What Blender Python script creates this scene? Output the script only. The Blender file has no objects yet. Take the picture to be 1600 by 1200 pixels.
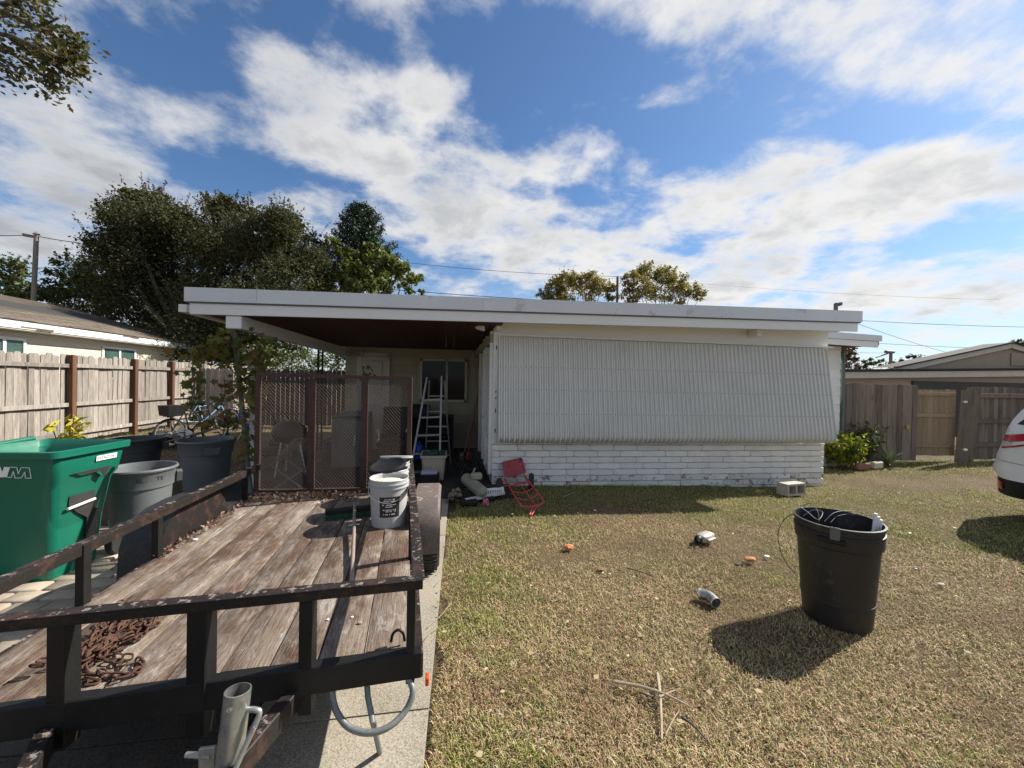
import bpy, bmesh, math, random
import numpy as np
from mathutils import Vector, Matrix, Quaternion

S = bpy.context.scene
COL = S.collection
rad = math.radians

# ------------------------------------------------------------------ camera
CAM = Vector((0, 0, 1.65)); FPX = 615.0
yaw, pit, rol = rad(9.24), rad(-0.4), rad(1.0)
FW = Vector((math.sin(yaw) * math.cos(pit), math.cos(yaw) * math.cos(pit), math.sin(pit)))
_r = Vector((math.cos(yaw), -math.sin(yaw), 0)); _u = _r.cross(FW)
RT = _r * math.cos(rol) + _u * math.sin(rol)
UP = _u * math.cos(rol) - _r * math.sin(rol)
cd = bpy.data.cameras.new('camera'); cam = bpy.data.objects.new('camera', cd); COL.objects.link(cam)
cd.sensor_width = 36.0; cd.lens = FPX / 1600 * 36; cd.clip_start = 0.05; cd.clip_end = 2500
M = Matrix((RT, UP, -FW)).transposed().to_4x4(); M.translation = CAM
cam.matrix_world = M
S.camera = cam
S.view_settings.view_transform = 'Standard'; S.view_settings.look = 'None'
S.view_settings.gamma = 1.0; S.view_settings.use_curve_mapping = False
S.view_settings.exposure = 0.95

# ------------------------------------------------------------------ node helper
class NT:
    def __init__(s, tree): s.t = tree; s.t.nodes.clear()
    def n(s, typ, ins=None, **kw):
        nd = s.t.nodes.new(typ)
        for k, v in kw.items(): setattr(nd, k, v)
        for k, v in (ins or {}).items():
            so = nd.inputs[k]
            if isinstance(v, bpy.types.NodeSocket): s.t.links.new(v, so)
            else: so.default_value = v
        return nd
    def math(s, op, a, b=0.0, c=None, clamp=False):
        nd = s.n('ShaderNodeMath', {0: a, 1: b}, operation=op, use_clamp=clamp)
        if c is not None: 
            if isinstance(c, bpy.types.NodeSocket): s.t.links.new(c, nd.inputs[2])
            else: nd.inputs[2].default_value = c
        return nd.outputs[0]
    def ramp(s, fac, stops, interp='LINEAR'):
        nd = s.n('ShaderNodeValToRGB', {0: fac}); cr = nd.color_ramp; cr.interpolation = interp
        while len(cr.elements) < len(stops): cr.elements.new(0.5)
        for e, (p, c) in zip(cr.elements, stops):
            e.position = p; e.color = (c[0], c[1], c[2], 1)
        return nd.outputs[0]
    def mix(s, fac, a, b, mode='MIX'):
        nd = s.n('ShaderNodeMix', data_type='RGBA', blend_type=mode)
        for i, v in ((0, fac), (6, a), (7, b)):
            if isinstance(v, bpy.types.NodeSocket): s.t.links.new(v, nd.inputs[i])
            else: nd.inputs[i].default_value = v if i == 0 else (v[0], v[1], v[2], 1)
        return nd.outputs[2]
    def noise(s, vec, scale, detail=6, rough=0.6, dist=0.0):
        return s.n('ShaderNodeTexNoise', {'Vector': vec, 'Scale': scale, 'Detail': detail, 'Roughness': rough, 'Distortion': dist}).outputs[0]
    def step(s, v, a, b):
        return s.n('ShaderNodeMapRange', {0: v, 1: a, 2: b, 3: 0.0, 4: 1.0}, interpolation_type='SMOOTHSTEP').outputs[0]

# ------------------------------------------------------------------ sky and sun
SUN_EL, SUN_AZ = rad(39), rad(75)
W = bpy.data.worlds.new('World'); S.world = W; W.use_nodes = True
k = NT(W.node_tree)
D = k.n('ShaderNodeTexCoord').outputs['Generated']
sky = k.n('ShaderNodeTexSky', sky_type='NISHITA'); sky.sun_disc = False
sky.sun_elevation = SUN_EL; sky.sun_rotation = SUN_AZ; sky.altitude = 0; sky.air_density = 1.0; sky.dust_density = 0.5; sky.ozone_density = 2.5
SKY_STR = 0.068
def dot(v): return k.n('ShaderNodeVectorMath', {0: D, 1: v}, operation='DOT_PRODUCT').outputs['Value']
hf = (math.sin(yaw), math.cos(yaw), 0); hr = (math.cos(yaw), -math.sin(yaw), 0)
df = k.math('MAXIMUM', dot(hf), 0.12); dz = dot((0, 0, 1))
front = k.step(dot(hf), 0.1, 0.35)
# cloud field: tangent plane about the street's heading, for where the cloud masses of that day stand
tp = k.n('ShaderNodeCombineXYZ', {0: k.math('DIVIDE', dot(hr), df), 1: k.math('DIVIDE', dz, df), 2: 0.0}).outputs[0]
# cloud layer coordinates (a flat deck seen in perspective)
inv = k.math('DIVIDE', 1.0, k.math('ADD', k.math('MAXIMUM', dz, 0.0), 0.22))
cl = k.n('ShaderNodeVectorMath', {0: D, 'Scale': inv}, operation='SCALE').outputs[0]
n1 = k.noise(cl, 1.7, 12, 0.56, 0.12)
n2 = k.noise(cl, 4.2, 11, 0.60, 0.15)
n4 = k.noise(cl, 16.0, 6, 0.6, 0.1)
n3 = k.n('ShaderNodeTexNoise', {'Vector': k.n('ShaderNodeMapping', {'Vector': cl, 'Location': (3.1, 1.7, .4)}).outputs[0], 'Scale': 3.0, 'Detail': 6.0, 'Roughness': 0.55}).outputs[0]
SK_BLOBS = [  # px, py, rx, ry, turn, amount
    (1330, 285, 470, 120, -0.20, .60), (1080, 300, 200, 70, .0, .30), (1340, 75, 400, 130, .10, .36), (1500, 250, 240, 120, -.2, .25), (1350, 440, 560, 80, .0, .45),
    (110, 215, 280, 130, .2, .62), (435, 112, 120, 62, .3, .42), (520, 215, 270, 80, .35, .42), (660, 150, 90, 60, -.4, .3), (690, 275, 210, 70, .2, .36),
    (880, 245, 130, 60, -.2, .42), (780, 350, 260, 70, .0, .55), (60, 370, 240, 75, .1, .5), (900, 410, 260, 60, .05, .45), (560, 350, 200, 60, .0, .3), (200, 480, 300, 60, 0, .3),
    (840, 130, 220, 150, .0, -.55), (1050, 205, 220, 60, .0, -.5), (1420, 190, 260, 34, -.05, -.35), (250, 60, 170, 90, .5, -.35), (335, 265, 140, 55, .3, -.5), (560, 90, 90, 60, 0, -.3), (480, 40, 260, 50, .0, -.28), (640, 60, 160, 70, 0, -.2), (1460, 365, 170, 22, -.1, -.28), (860, 300, 120, 26, .1, -.3), (700, 385, 120, 25, .1, -.2)]
tot = None
for (px, py, rx, ry, a, amt) in SK_BLOBS:
    x, y = (px - 800) / FPX, (594 - py) / FPX
    mp = k.n('ShaderNodeMapping', {'Vector': tp, 'Location': (x, y, 0), 'Rotation': (0, 0, -a), 'Scale': (rx / FPX, ry / FPX, 1)}, vector_type='TEXTURE').outputs[0]
    g = k.n('ShaderNodeTexGradient', {0: mp}, gradient_type='SPHERICAL').outputs['Fac']
    g = k.n('ShaderNodeMapRange', {0: g, 1: 0.0, 2: 0.75, 3: 0.0, 4: amt}, interpolation_type='SMOOTHSTEP').outputs[0]
    tot = g if tot is None else k.math('ADD', tot, g)
tot = k.math('MULTIPLY', tot, front)
dens = k.math('ADD', k.math('ADD', k.math('MULTIPLY_ADD', k.math('SUBTRACT', n1, 0.5), 1.35, k.math('MULTIPLY_ADD', front, -.13, .62)), k.math('MULTIPLY_ADD', k.math('SUBTRACT', n4, 0.5), 0.30, k.math('MULTIPLY', k.math('SUBTRACT', n2, 0.5), 1.9))), k.math('MULTIPLY', tot, 0.68))  # unseen sky behind the camera gets extra cloud for more neutral fill light
alpha = k.step(dens, 0.32, 0.98)
thick = k.step(k.math('MULTIPLY_ADD', k.math('SUBTRACT', n3, 0.5), 1.5, dens), 0.68, 1.35)
SUNV = Vector((math.cos(SUN_EL) * math.sin(SUN_AZ), math.cos(SUN_EL) * math.cos(SUN_AZ), math.sin(SUN_EL)))
toward = k.step(dot(SUNV), -0.2, 0.9)
lit = k.mix(toward, (.37, .375, .385), (.49, .48, .465))
shade = k.mix(toward, (.23, .24, .255), (.34, .345, .35))
ccol = k.mix(thick, lit, shade)
blue = k.n('ShaderNodeVectorMath', {0: sky.outputs[0], 'Scale': SKY_STR}, operation='SCALE').outputs[0]
blue = k.mix(1.0, blue, (.66, .84, 1.0), 'MULTIPLY')
hz = k.step(dz, 0.0, 0.22)
alpha = k.math('MULTIPLY', alpha, 0.97)
hzf = k.math('MULTIPLY', k.math('SUBTRACT', 1.0, k.step(dz, 0.0, 0.30)), 0.55)
blue = k.mix(hzf, blue, (.42, .445, .47))
final = k.mix(alpha, blue, ccol)
bg = k.n('ShaderNodeBackground', {0: final, 1: 1.0})
k.t.links.new(bg.outputs[0], k.n('ShaderNodeOutputWorld').inputs[0])

ld = bpy.data.lights.new('sun', 'SUN'); ld.energy = 4.8; ld.angle = rad(0.53); ld.color = (1.0, .94, .84)
lo = bpy.data.objects.new('sun', ld); COL.objects.link(lo); lo.rotation_euler = SUNV.to_track_quat('Z', 'Y').to_euler()
lo.location = (30, 10, 40)

# ------------------------------------------------------------------ materials
def base(name):
    m = bpy.data.materials.new(name); m.use_nodes = True
    return m, NT(m.node_tree)
def finish(n, sh): n.t.links.new(sh, n.n('ShaderNodeOutputMaterial').inputs[0])
def ovec(n, stretch=(1, 1, 1)):
    tc = n.n('ShaderNodeTexCoord').outputs['Object']; rn = n.n('ShaderNodeObjectInfo').outputs['Random']
    off = n.n('ShaderNodeCombineXYZ', {0: n.math('MULTIPLY', rn, 31.0), 1: n.math('MULTIPLY', rn, 17.0), 2: n.math('MULTIPLY', rn, 53.0)}).outputs[0]
    v = n.n('ShaderNodeVectorMath', {0: tc, 1: off}, operation='ADD').outputs[0]
    return n.n('ShaderNodeMapping', {'Vector': v, 'Scale': stretch}).outputs[0], rn
def pmat(name, cols, scale=6, rough=.6, bump=.25, bscale=60, stretch=(1, 1, 1), metal=0.0, rnd=.12, spots=(), spec=.5, fine=.25, bdist=.004):
    """noise-mottled surface; spots = (colour, threshold, scale) patches of another colour (chips, rust, dirt)"""
    m, n = base(name); v, rn = ovec(n, stretch)
    f = n.noise(v, scale, 8, .62)
    st = [(0.28 + 0.44 * i / max(1, len(cols) - 1), c) for i, c in enumerate(cols)]
    c = n.ramp(f, st) if len(cols) > 1 else n.mix(0.0, cols[0], cols[0])
    f2 = n.noise(v, scale * 7.3, 5, .6)
    val = n.math('MULTIPLY', n.math('MULTIPLY_ADD', n.math('SUBTRACT', f2, .5), fine * 2, 1.0), n.math('MULTIPLY_ADD', n.math('SUBTRACT', rn, .5), rnd * 2, 1.0))
    c = n.mix(1.0, c, n.n('ShaderNodeCombineXYZ', {0: val, 1: val, 2: val}).outputs[0], 'MULTIPLY')
    for (sc, th, ss) in spots:
        s = n.step(n.noise(v, ss, 8, .65), th, th + .05)
        c = n.mix(s, c, sc)
    h = n.noise(v, bscale, 6, .6)
    b = n.n('ShaderNodeBump', {'Height': h, 'Strength': bump, 'Distance': bdist}).outputs[0]
    r = n.math('MULTIPLY_ADD', n.math('SUBTRACT', f2, .5), .3, rough, clamp=True)
    p = n.n('ShaderNodeBsdfPrincipled', {'Base Color': c, 'Roughness': r, 'Metallic': metal, 'Normal': b, 'Specular IOR Level': spec})
    finish(n, p.outputs[0]); return m
def leafmat(name, cols, trans=.3, rough=.5, spec=.35):
    m, n = base(name)
    rn = n.n('ShaderNodeNewGeometry').outputs['Random Per Island']
    c = n.ramp(rn, [(i / max(1, len(cols) - 1), q) for i, q in enumerate(cols)])
    p = n.n('ShaderNodeBsdfPrincipled', {'Base Color': c, 'Roughness': rough, 'Specular IOR Level': spec})
    t = n.n('ShaderNodeBsdfTranslucent', {0: n.mix(1.0, c, (1.2, 1.25, .7), 'MULTIPLY')})
    finish(n, n.n('ShaderNodeMixShader', {0: trans, 1: p.outputs[0], 2: t.outputs[0]}).outputs[0]); return m

M_ = {}
M_['grass'], n = base('grass blade')
c = n.n('ShaderNodeAttribute', attribute_name='tint').outputs['Color']
p = n.n('ShaderNodeBsdfPrincipled', {'Base Color': c, 'Roughness': .65, 'Specular IOR Level': .2})
t = n.n('ShaderNodeBsdfTranslucent', {0: c})
finish(n, n.n('ShaderNodeMixShader', {0: .22, 1: p.outputs[0], 2: t.outputs[0]}).outputs[0])

M_['soil'], n = base('soil and thatch')
tc = n.n('ShaderNodeTexCoord').outputs['Object']
f = n.noise(tc, 1.1, 6, .6); g = n.noise(tc, 38, 8, .7); h = n.noise(tc, 160, 4, .7)
c = n.ramp(f, [(.3, (.10, .08, .042)), (.5, (.145, .11, .068)), (.7, (.20, .155, .10))])
c = n.mix(n.step(g, .35, .7), n.mix(1, c, (.62, .6, .55), 'MULTIPLY'), c)
c = n.mix(n.step(h, .56, .66), c, (.42, .34, .22))
b = n.n('ShaderNodeBump', {'Height': n.math('ADD', g, n.math('MULTIPLY', h, .6)), 'Strength': .9, 'Distance': .03}).outputs[0]
finish(n, n.n('ShaderNodeBsdfPrincipled', {'Base Color': c, 'Roughness': .95, 'Normal': b, 'Specular IOR Level': .1}).outputs[0])

def concrete(name, a, bcol, pits=(.12, .10, .08)):
    m, n = base(name); v, rn = ovec(n)
    f = n.noise(v, 1.6, 8, .65); g = n.noise(v, 60, 6, .65); s = n.noise(v, 5, 8, .7)
    vo = n.noise(v, 140, 3, .6)
    c = n.mix(n.step(f, .35, .65), a, bcol)
    c = n.mix(n.math('MULTIPLY', n.step(vo, .46, .62), .55), c, tuple(min(1, x * 1.45) for x in a)); c = n.mix(n.math('MULTIPLY', n.step(vo, .46, .34), .6), c, tuple(x * .45 for x in bcol))
    c = n.mix(n.math('MULTIPLY', n.step(g, .58, .68), .6), c, pits)
    c = n.mix(n.math('MULTIPLY', n.step(s, .58, .75), .45), c, (.09, .075, .055))
    b = n.n('ShaderNodeBump', {'Height': g, 'Strength': .5, 'Distance': .006}).outputs[0]
    finish(n, n.n('ShaderNodeBsdfPrincipled', {'Base Color': c, 'Roughness': .9, 'Normal': b, 'Specular IOR Level': .2}).outputs[0]); return m
M_['drive'] = concrete('driveway concrete', (.33, .295, .235), (.235, .21, .168))
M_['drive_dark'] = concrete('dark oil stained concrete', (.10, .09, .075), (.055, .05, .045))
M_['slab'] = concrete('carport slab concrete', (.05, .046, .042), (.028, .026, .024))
M_['block'] = concrete('concrete block', (.50, .46, .38), (.40, .37, .31))
M_['paver'] = pmat('tumbled paver', [(.24, .20, .155), (.32, .27, .21), (.19, .165, .14)], 3, .9, .5, 90, rnd=.25, spec=.2)

# trailer deck: weathered boards with long grain, pale wear and dark wet stains
M_['deck'], n = base('weathered deck board'); v, rn = ovec(n)
ma = n.n('ShaderNodeMapping', {'Vector': v, 'Rotation': (0, 0, rad(-4.5))}).outputs[0]
vg = n.n('ShaderNodeMapping', {'Vector': ma, 'Scale': (1, .055, 1)}).outputs[0]
grain = n.noise(vg, 110, 9, .78, .25); grain2 = n.noise(n.n('ShaderNodeMapping', {'Vector': ma, 'Scale': (1, .09, 1)}).outputs[0], 300, 4, .75); blot = n.noise(n.n('ShaderNodeMapping', {'Vector': ma, 'Scale': (1, .4, 1)}).outputs[0], 3.2, 8, .7); wear = n.noise(n.n('ShaderNodeMapping', {'Vector': ma, 'Scale': (1, .28, 1)}).outputs[0], 17, 10, .82, .6)
c = n.ramp(grain, [(.28, (.06, .042, .030)), (.42, (.19, .135, .10)), (.56, (.32, .25, .20)), (.75, (.50, .43, .36))])
c = n.mix(n.math('MULTIPLY', n.step(wear, .50, .62), .7), c, n.ramp(grain2, [(.35, (.33, .275, .235)), (.6, (.62, .57, .51))]))
c = n.mix(n.math('MULTIPLY', n.step(blot, .46, .60), .85), c, n.mix(1, c, (.42, .31, .26), 'MULTIPLY'))
spk = n.noise(ma, 120, 5, .7); c = n.mix(n.math('MULTIPLY', n.step(spk, .60, .68), .7), c, (.05, .035, .027)); c = n.mix(n.math('MULTIPLY', n.step(grain, .40, .30), .8), c, (.035, .026, .02))
vv = n.math('MULTIPLY_ADD', rn, .28, .82)
c = n.mix(1, c, n.n('ShaderNodeCombineXYZ', {0: n.math('MULTIPLY', vv, .70), 1: n.math('MULTIPLY', vv, .715), 2: n.math('MULTIPLY', vv, .72)}).outputs[0], 'MULTIPLY')
b = n.n('ShaderNodeBump', {'Height': n.math('ADD', grain, n.math('MULTIPLY', grain2, .5)), 'Strength': .8, 'Distance': .006}).outputs[0]
finish(n, n.n('ShaderNodeBsdfPrincipled', {'Base Color': c, 'Roughness': .88, 'Normal': b, 'Specular IOR Level': .15}).outputs[0])

def chipped(name, paint, under, th, ss, rough=.5, topwear=True, rust=(.16, .06, .03)):
    """old paint chipped to what is beneath; most wear where the metal faces up"""
    m, n = base(name); v, rn = ovec(n)
    f = n.noise(v, ss, 10, .72); g = n.noise(v, 9, 8, .7); q = n.noise(v, 70, 6, .7)
    up = n.n('ShaderNodeSeparateXYZ', {0: n.n('ShaderNodeNewGeometry').outputs['True Normal']}).outputs[2]
    fac = n.math('ADD', f, n.math('MULTIPLY', n.step(up, .5, .9), .12 if topwear else 0.0))
    c = n.mix(n.math('MULTIPLY', n.step(q, .5, .7), .5), paint, tuple(min(1, x * 2.2 + .01) for x in paint))
    c = n.mix(n.math('MULTIPLY', n.step(g, .50, .66), .8), c, rust)
    c = n.mix(n.step(fac, th, th + .04), c, under)
    b = n.n('ShaderNodeBump', {'Height': n.math('SUBTRACT', q, n.step(fac, th, th + .05)), 'Strength': .35, 'Distance': .004}).outputs[0]
    finish(n, n.n('ShaderNodeBsdfPrincipled', {'Base Color': c, 'Roughness': rough, 'Normal': b, 'Specular IOR Level': .22}).outputs[0]); return m
M_['blackmetal'] = chipped('chipped black trailer paint', (.017, .0135, .012), (.21, .175, .155), .665, 24, .55, True, (.065, .034, .025))
M_['blackplain'] = pmat('black painted steel', [(.008, .008, .008), (.014, .0135, .013)], 8, .5, .3, 90, spots=(((.05, .03, .022), .69, 14),), spec=.22)
M_['fenderdark'] = chipped('dark worn fender paint', (.022, .024, .027), (.16, .165, .17), .68, 10, .5, False, (.05, .04, .035))
M_['fender'] = chipped('worn fender paint', (.13, .105, .095), (.30, .27, .245), .68, 9, .6, True, (.095, .07, .058))
M_['rusty'] = pmat('rusty primed steel', [(.03, .016, .011), (.062, .03, .02), (.024, .015, .011)], 7, .75, .4, 120, spots=(((.15, .06, .025), .62, 12),))
M_['mesh'] = pmat('rusty steel mesh', [(.045, .033, .027), (.095, .072, .06), (.035, .024, .02)], 9, .8, .1, 120, spec=.08)
M_['chain'] = pmat('rusty chain', [(.035, .018, .012), (.085, .036, .02), (.022, .013, .01)], 30, .85, .5, 200, rnd=.4)
M_['galv'] = pmat('galvanised steel', [(.26, .26, .245), (.38, .38, .36), (.19, .19, .18)], 9, .42, .15, 60, metal=.75, rnd=.1, spots=(((.72, .72, .70), .63, 18), ((.20, .11, .06), .70, 11)))
M_['greytube'] = pmat('grey tube', [(.13, .14, .14), (.20, .21, .205)], 9, .45, .15, 80, metal=.3, spots=(((.20, .10, .05), .66, 14),))
M_['alu'] = pmat('dull aluminium', [(.22, .225, .22), (.30, .30, .295)], 9, .4, .1, 80, metal=.4)
M_['orange'] = pmat('orange lens', [(.55, .075, .015)], 9, .35, .05)
M_['white'] = pmat('white painted board', [(.72, .715, .695), (.79, .785, .765)], 3, .6, .25, 45, stretch=(.25, 1, 1), spots=(((.52, .51, .48), .70, 5),), fine=.06, rnd=.03)
M_['fasc'] = pmat('white coated metal fascia', [(.60, .62, .64), (.66, .68, .70)], 1.5, .42, .08, 30, fine=.05, rnd=.02, spots=(((.46, .45, .42), .67, 8), ((.50, .50, .49), .60, 2.5)))
M_['whitechip'] = chipped('chipped white paint', (.76, .75, .72), (.24, .20, .17), .71, 9, .65, False, (.64, .62, .58))
M_['brick'] = pmat('white painted slump brick', [(.70, .69, .66), (.80, .79, .76), (.74, .73, .70)], 4, .7, .6, 28, rnd=.06, spots=(((.44, .41, .38), .71, 9),), bdist=.008, fine=.08)
M_['brickbase'] = pmat('stained lowest bricks', [(.64, .63, .60), (.74, .73, .71)], 5, .8, .7, 28, spots=(((.27, .225, .19), .55, 8), ((.38, .25, .22), .64, 5)), bdist=.01)
M_['mortar'] = pmat('painted mortar', [(.54, .54, .52), (.66, .66, .64)], 6, .9, .5, 60, fine=.12)
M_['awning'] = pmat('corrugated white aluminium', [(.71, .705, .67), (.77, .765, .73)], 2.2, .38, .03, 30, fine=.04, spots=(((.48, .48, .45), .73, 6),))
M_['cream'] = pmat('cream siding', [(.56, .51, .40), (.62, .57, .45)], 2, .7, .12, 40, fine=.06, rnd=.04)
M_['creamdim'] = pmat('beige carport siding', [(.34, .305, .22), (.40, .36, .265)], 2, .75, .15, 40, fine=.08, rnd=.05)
M_['sidingwhite'] = pmat('white siding', [(.72, .72, .72), (.78, .78, .78)], 2, .6, .1, 40, fine=.05, rnd=.03)
M_['maroon'] = pmat('maroon soffit board', [(.052, .018, .017), (.075, .025, .022)], 3, .7, .2, 40)
M_['tan'] = pmat('tan stucco', [(.36, .29, .215), (.40, .33, .25)], 4, .85, .3, 80)
M_['beigefasc'] = pmat('beige fascia', [(.52, .48, .42), (.58, .54, .47)], 3, .6, .1)
M_['shingle'] = pmat('asphalt shingle', [(.085, .068, .055), (.15, .125, .10), (.06, .05, .045)], 8, .95, .6, 70, stretch=(.5, .35, 1), rnd=.3, spec=.1)
M_['shingle_dark'] = pmat('dark roof edge', [(.03, .028, .027), (.05, .045, .042)], 5, .9, .3, 70)
M_['dark'] = pmat('dark interior', [(.015, .014, .013), (.03, .028, .026)], 3, .8, .1)
M_['picket'] = pmat('grey weathered picket', [(.12, .10, .082), (.29, .26, .23), (.19, .165, .14), (.37, .34, .305)], 9, .9, .5, 60, stretch=(1, 1, .10), rnd=.25, fine=.4, spots=(((.13, .085, .055), .64, 7),), spec=.15)
M_['picketdark'] = pmat('dark weathered picket', [(.11, .088, .070), (.205, .168, .138), (.08, .064, .052)], 7, .9, .4, 60, stretch=(1, 1, .12), rnd=.3, spec=.15)
M_['picketnew'] = pmat('newer tan picket', [(.27, .20, .13), (.34, .26, .175)], 7, .85, .3, 60, stretch=(1, 1, .12), rnd=.15, spec=.15)
M_['post'] = pmat('brown treated post', [(.085, .045, .028), (.15, .080, .048)], 7, .85, .3, 60, stretch=(1, 1, .1), spec=.15)
M_['binblack'] = pmat('black plastic barrel', [(.010, .010, .011), (.017, .017, .018)], 4, .5, .15, 40, spots=(((.04, .038, .034), .60, 7),))
M_['bingreen'] = pmat('green bin plastic', [(.004, .115, .072), (.006, .135, .085)], 3, .42, .08, 150, fine=.08, spots=(((.05, .24, .17), .72, 16),))
M_['bingrey'] = pmat('grey bin plastic', [(.105, .115, .12), (.135, .145, .15)], 3, .5, .1, 60, fine=.08, spots=(((.19, .20, .20), .72, 10),))
M_['bincharcoal'] = pmat('charcoal bin plastic', [(.045, .05, .055), (.06, .066, .07)], 3, .5, .1, 60, fine=.08)
M_['rubber'] = pmat('black rubber', [(.012, .012, .012), (.022, .021, .02)], 8, .75, .2, 60)
M_['blackpl'] = pmat('black plastic', [(.010, .010, .011), (.017, .017, .018)], 8, .55, .1, spec=.25)
M_['bucket'] = pmat('white bucket plastic', [(.34, .342, .342), (.41, .41, .408)], 4, .45, .08, 50, spots=(((.46, .45, .42), .68, 9),), fine=.05)
M_['plaster'] = pmat('dried plaster', [(.55, .52, .42), (.70, .67, .57)], 20, .9, .8, 60, spots=(((.35, .31, .22), .62, 30),), bdist=.02)
M_['greenpl'] = pmat('dark green bristles', [(.012, .06, .04), (.02, .09, .06)], 30, .7, .6, 200)
M_['wood'] = pmat('worn wood handle', [(.17, .135, .105), (.26, .21, .165)], 9, .7, .2, 60, stretch=(1, 1, 1))
M_['red'] = pmat('red painted steel', [(.46, .045, .055), (.56, .09, .09)], 7, .5, .25, 80, spots=(((.10, .03, .025), .60, 16),))
M_['redplate'] = pmat('scratched red plate', [(.30, .025, .04), (.40, .05, .06)], 9, .55, .3, 70, stretch=(1, 1, .35), spots=(((.07, .012, .015), .55, 20),))
M_['tote'] = pmat('beige tote plastic', [(.42, .36, .27), (.48, .42, .32)], 3, .55, .08)
M_['blue'] = pmat('blue plastic', [(.012, .035, .30), (.02, .05, .38)], 4, .4, .05)
M_['lavender'] = pmat('lavender lid', [(.34, .32, .42), (.40, .38, .48)], 5, .5, .05)
M_['olive'] = pmat('olive grey tank', [(.22, .22, .17), (.29, .29, .23)], 5, .45, .15, 60, spots=(((.12, .08, .05), .66, 12),))
M_['pink'] = pmat('faded pink plastic', [(.50, .14, .22), (.58, .2, .28)], 9, .5, .1)
M_['lightgrey'] = pmat('light grey plastic', [(.50, .50, .50), (.58, .58, .57)], 8, .5, .1)
M_['label'] = pmat('white label', [(.78, .78, .76)], 9, .5, .02, fine=.03)
M_['ink'] = pmat('black print', [(.02, .02, .02)], 9, .5, .02)
M_['greybox'] = pmat('grey enamel', [(.09, .093, .096), (.12, .124, .128)], 3, .45, .08)
M_['orangebrick'] = pmat('orange brick chunk', [(.42, .16, .065), (.56, .25, .12)], 14, .95, .7, 60, bdist=.01)
M_['terra'] = pmat('terracotta edging', [(.17, .085, .055), (.24, .12, .085)], 10, .9, .5, 50)
M_['dryleaf'] = leafmat('dry leaf', [(.20, .11, .05), (.36, .25, .13), (.48, .39, .25), (.13, .07, .035)], .2)
M_['litter'] = leafmat('leaf litter', [(.07, .03, .018), (.16, .075, .04), (.36, .25, .17), (.11, .05, .03), (.52, .44, .36)], .1)
M_['twig'] = pmat('dry palm stalk', [(.27, .215, .14), (.38, .32, .23)], 12, .85, .3, 60)
M_['bark'] = pmat('grey bark', [(.09, .075, .06), (.16, .135, .11)], 9, .95, .8, 40, stretch=(1, 1, .3), bdist=.03)
M_['pole'] = pmat('weathered utility pole', [(.16, .14, .12), (.24, .21, .18)], 6, .9, .4, 50, stretch=(1, 1, .1))
M_['wire'] = pmat('cable', [(.03, .03, .032)], 6, .6, .05)
M_['greenpost'] = pmat('grey green ironwork', [(.085, .125, .115), (.12, .165, .15)], 6, .6, .2, 60)
M_['oak'] = leafmat('oak leaf', [(.028, .034, .016), (.058, .064, .029), (.10, .10, .046), (.04, .048, .022), (.13, .12, .064)], .2, .75, .12)
M_['streetleaf'] = leafmat('small street tree leaf', [(.03, .04, .012), (.06, .065, .02), (.10, .09, .028), (.045, .05, .018), (.14, .085, .03)], .3)
M_['pine'] = leafmat('pine needles', [(.012, .030, .016), (.022, .048, .024), (.036, .066, .03)], .1)
M_['broad'] = leafmat('broad leaf', [(.045, .075, .02), (.09, .13, .03), (.14, .165, .045), (.18, .155, .05)], .35)
M_['autumn'] = leafmat('yellowing leaf', [(.11, .115, .03), (.21, .18, .055), (.30, .225, .075), (.16, .15, .05)], .35)
M_['small'] = leafmat('mid green leaf', [(.03, .05, .018), (.06, .09, .028), (.09, .11, .03), (.13, .11, .03)], .3)
M_['vine'] = leafmat('vine leaf', [(.06, .09, .016), (.11, .14, .025), (.16, .15, .03), (.20, .11, .04), (.12, .06, .025)], .4)
M_['croton'] = leafmat('variegated shrub leaf', [(.05, .10, .012), (.12, .17, .018), (.30, .30, .02), (.07, .12, .02), (.45, .34, .02)], .3)
M_['agave'] = leafmat('grey green spiky leaf', [(.07, .10, .06), (.12, .15, .085), (.16, .18, .10)], .15)
M_['yellowplant'] = leafmat('yellow leaf', [(.42, .36, .03), (.55, .46, .06), (.30, .34, .05)], .35)
M_['rustpalm'] = leafmat('rust brown frond', [(.10, .045, .025), (.16, .075, .04), (.06, .05, .025)], .2)
M_['carwhite'] = pmat('white car paint', [(.80, .81, .82)], 3, .22, .0, 40, fine=.0, rnd=0, spec=.6)
M_['windowdark'] = pmat('dim window pane', [(.012, .012, .013)], 3, .08, .0, 40, fine=0, spec=.15, rnd=0)
M_['glass'] = pmat('dark glass', [(.010, .012, .013)], 3, .06, .0, 40, fine=0, spec=.7, rnd=0)
M_['glassgreen'] = pmat('green tinted window', [(.025, .06, .05), (.05, .095, .075)], 3, .12, .0, 40, fine=0, spec=.5, rnd=0)
M_['taillight'] = pmat('red tail light', [(.45, .01, .02)], 3, .15, .0, 40, fine=0)
M_['clearlens'] = pmat('clear lens', [(.62, .60, .60)], 3, .15, .0, 40, fine=0)
M_['steel'] = pmat('stainless pipe', [(.50, .49, .46), (.60, .59, .56)], 9, .35, .1, 50, metal=.6, spots=(((.28, .19, .11), .64, 9),))
M_['bikeblue'] = pmat('pale blue bike paint', [(.22, .38, .54)], 5, .35, .02)
M_['bikekid'] = pmat('bright blue bike paint', [(.02, .03, .55)], 5, .35, .02)
M_['creamdoor'] = pmat('grey cream door paint', [(.46, .44, .38), (.52, .50, .44)], 2, .6, .1, 40, fine=.06)
M_['grooveshade'] = pmat('shade toned awning grooves', [(.53, .53, .505), (.59, .59, .565)], 2.2, .45, .03, 30, fine=.05)  # shade in the grooves between the awning ribs, put into the colour
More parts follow.
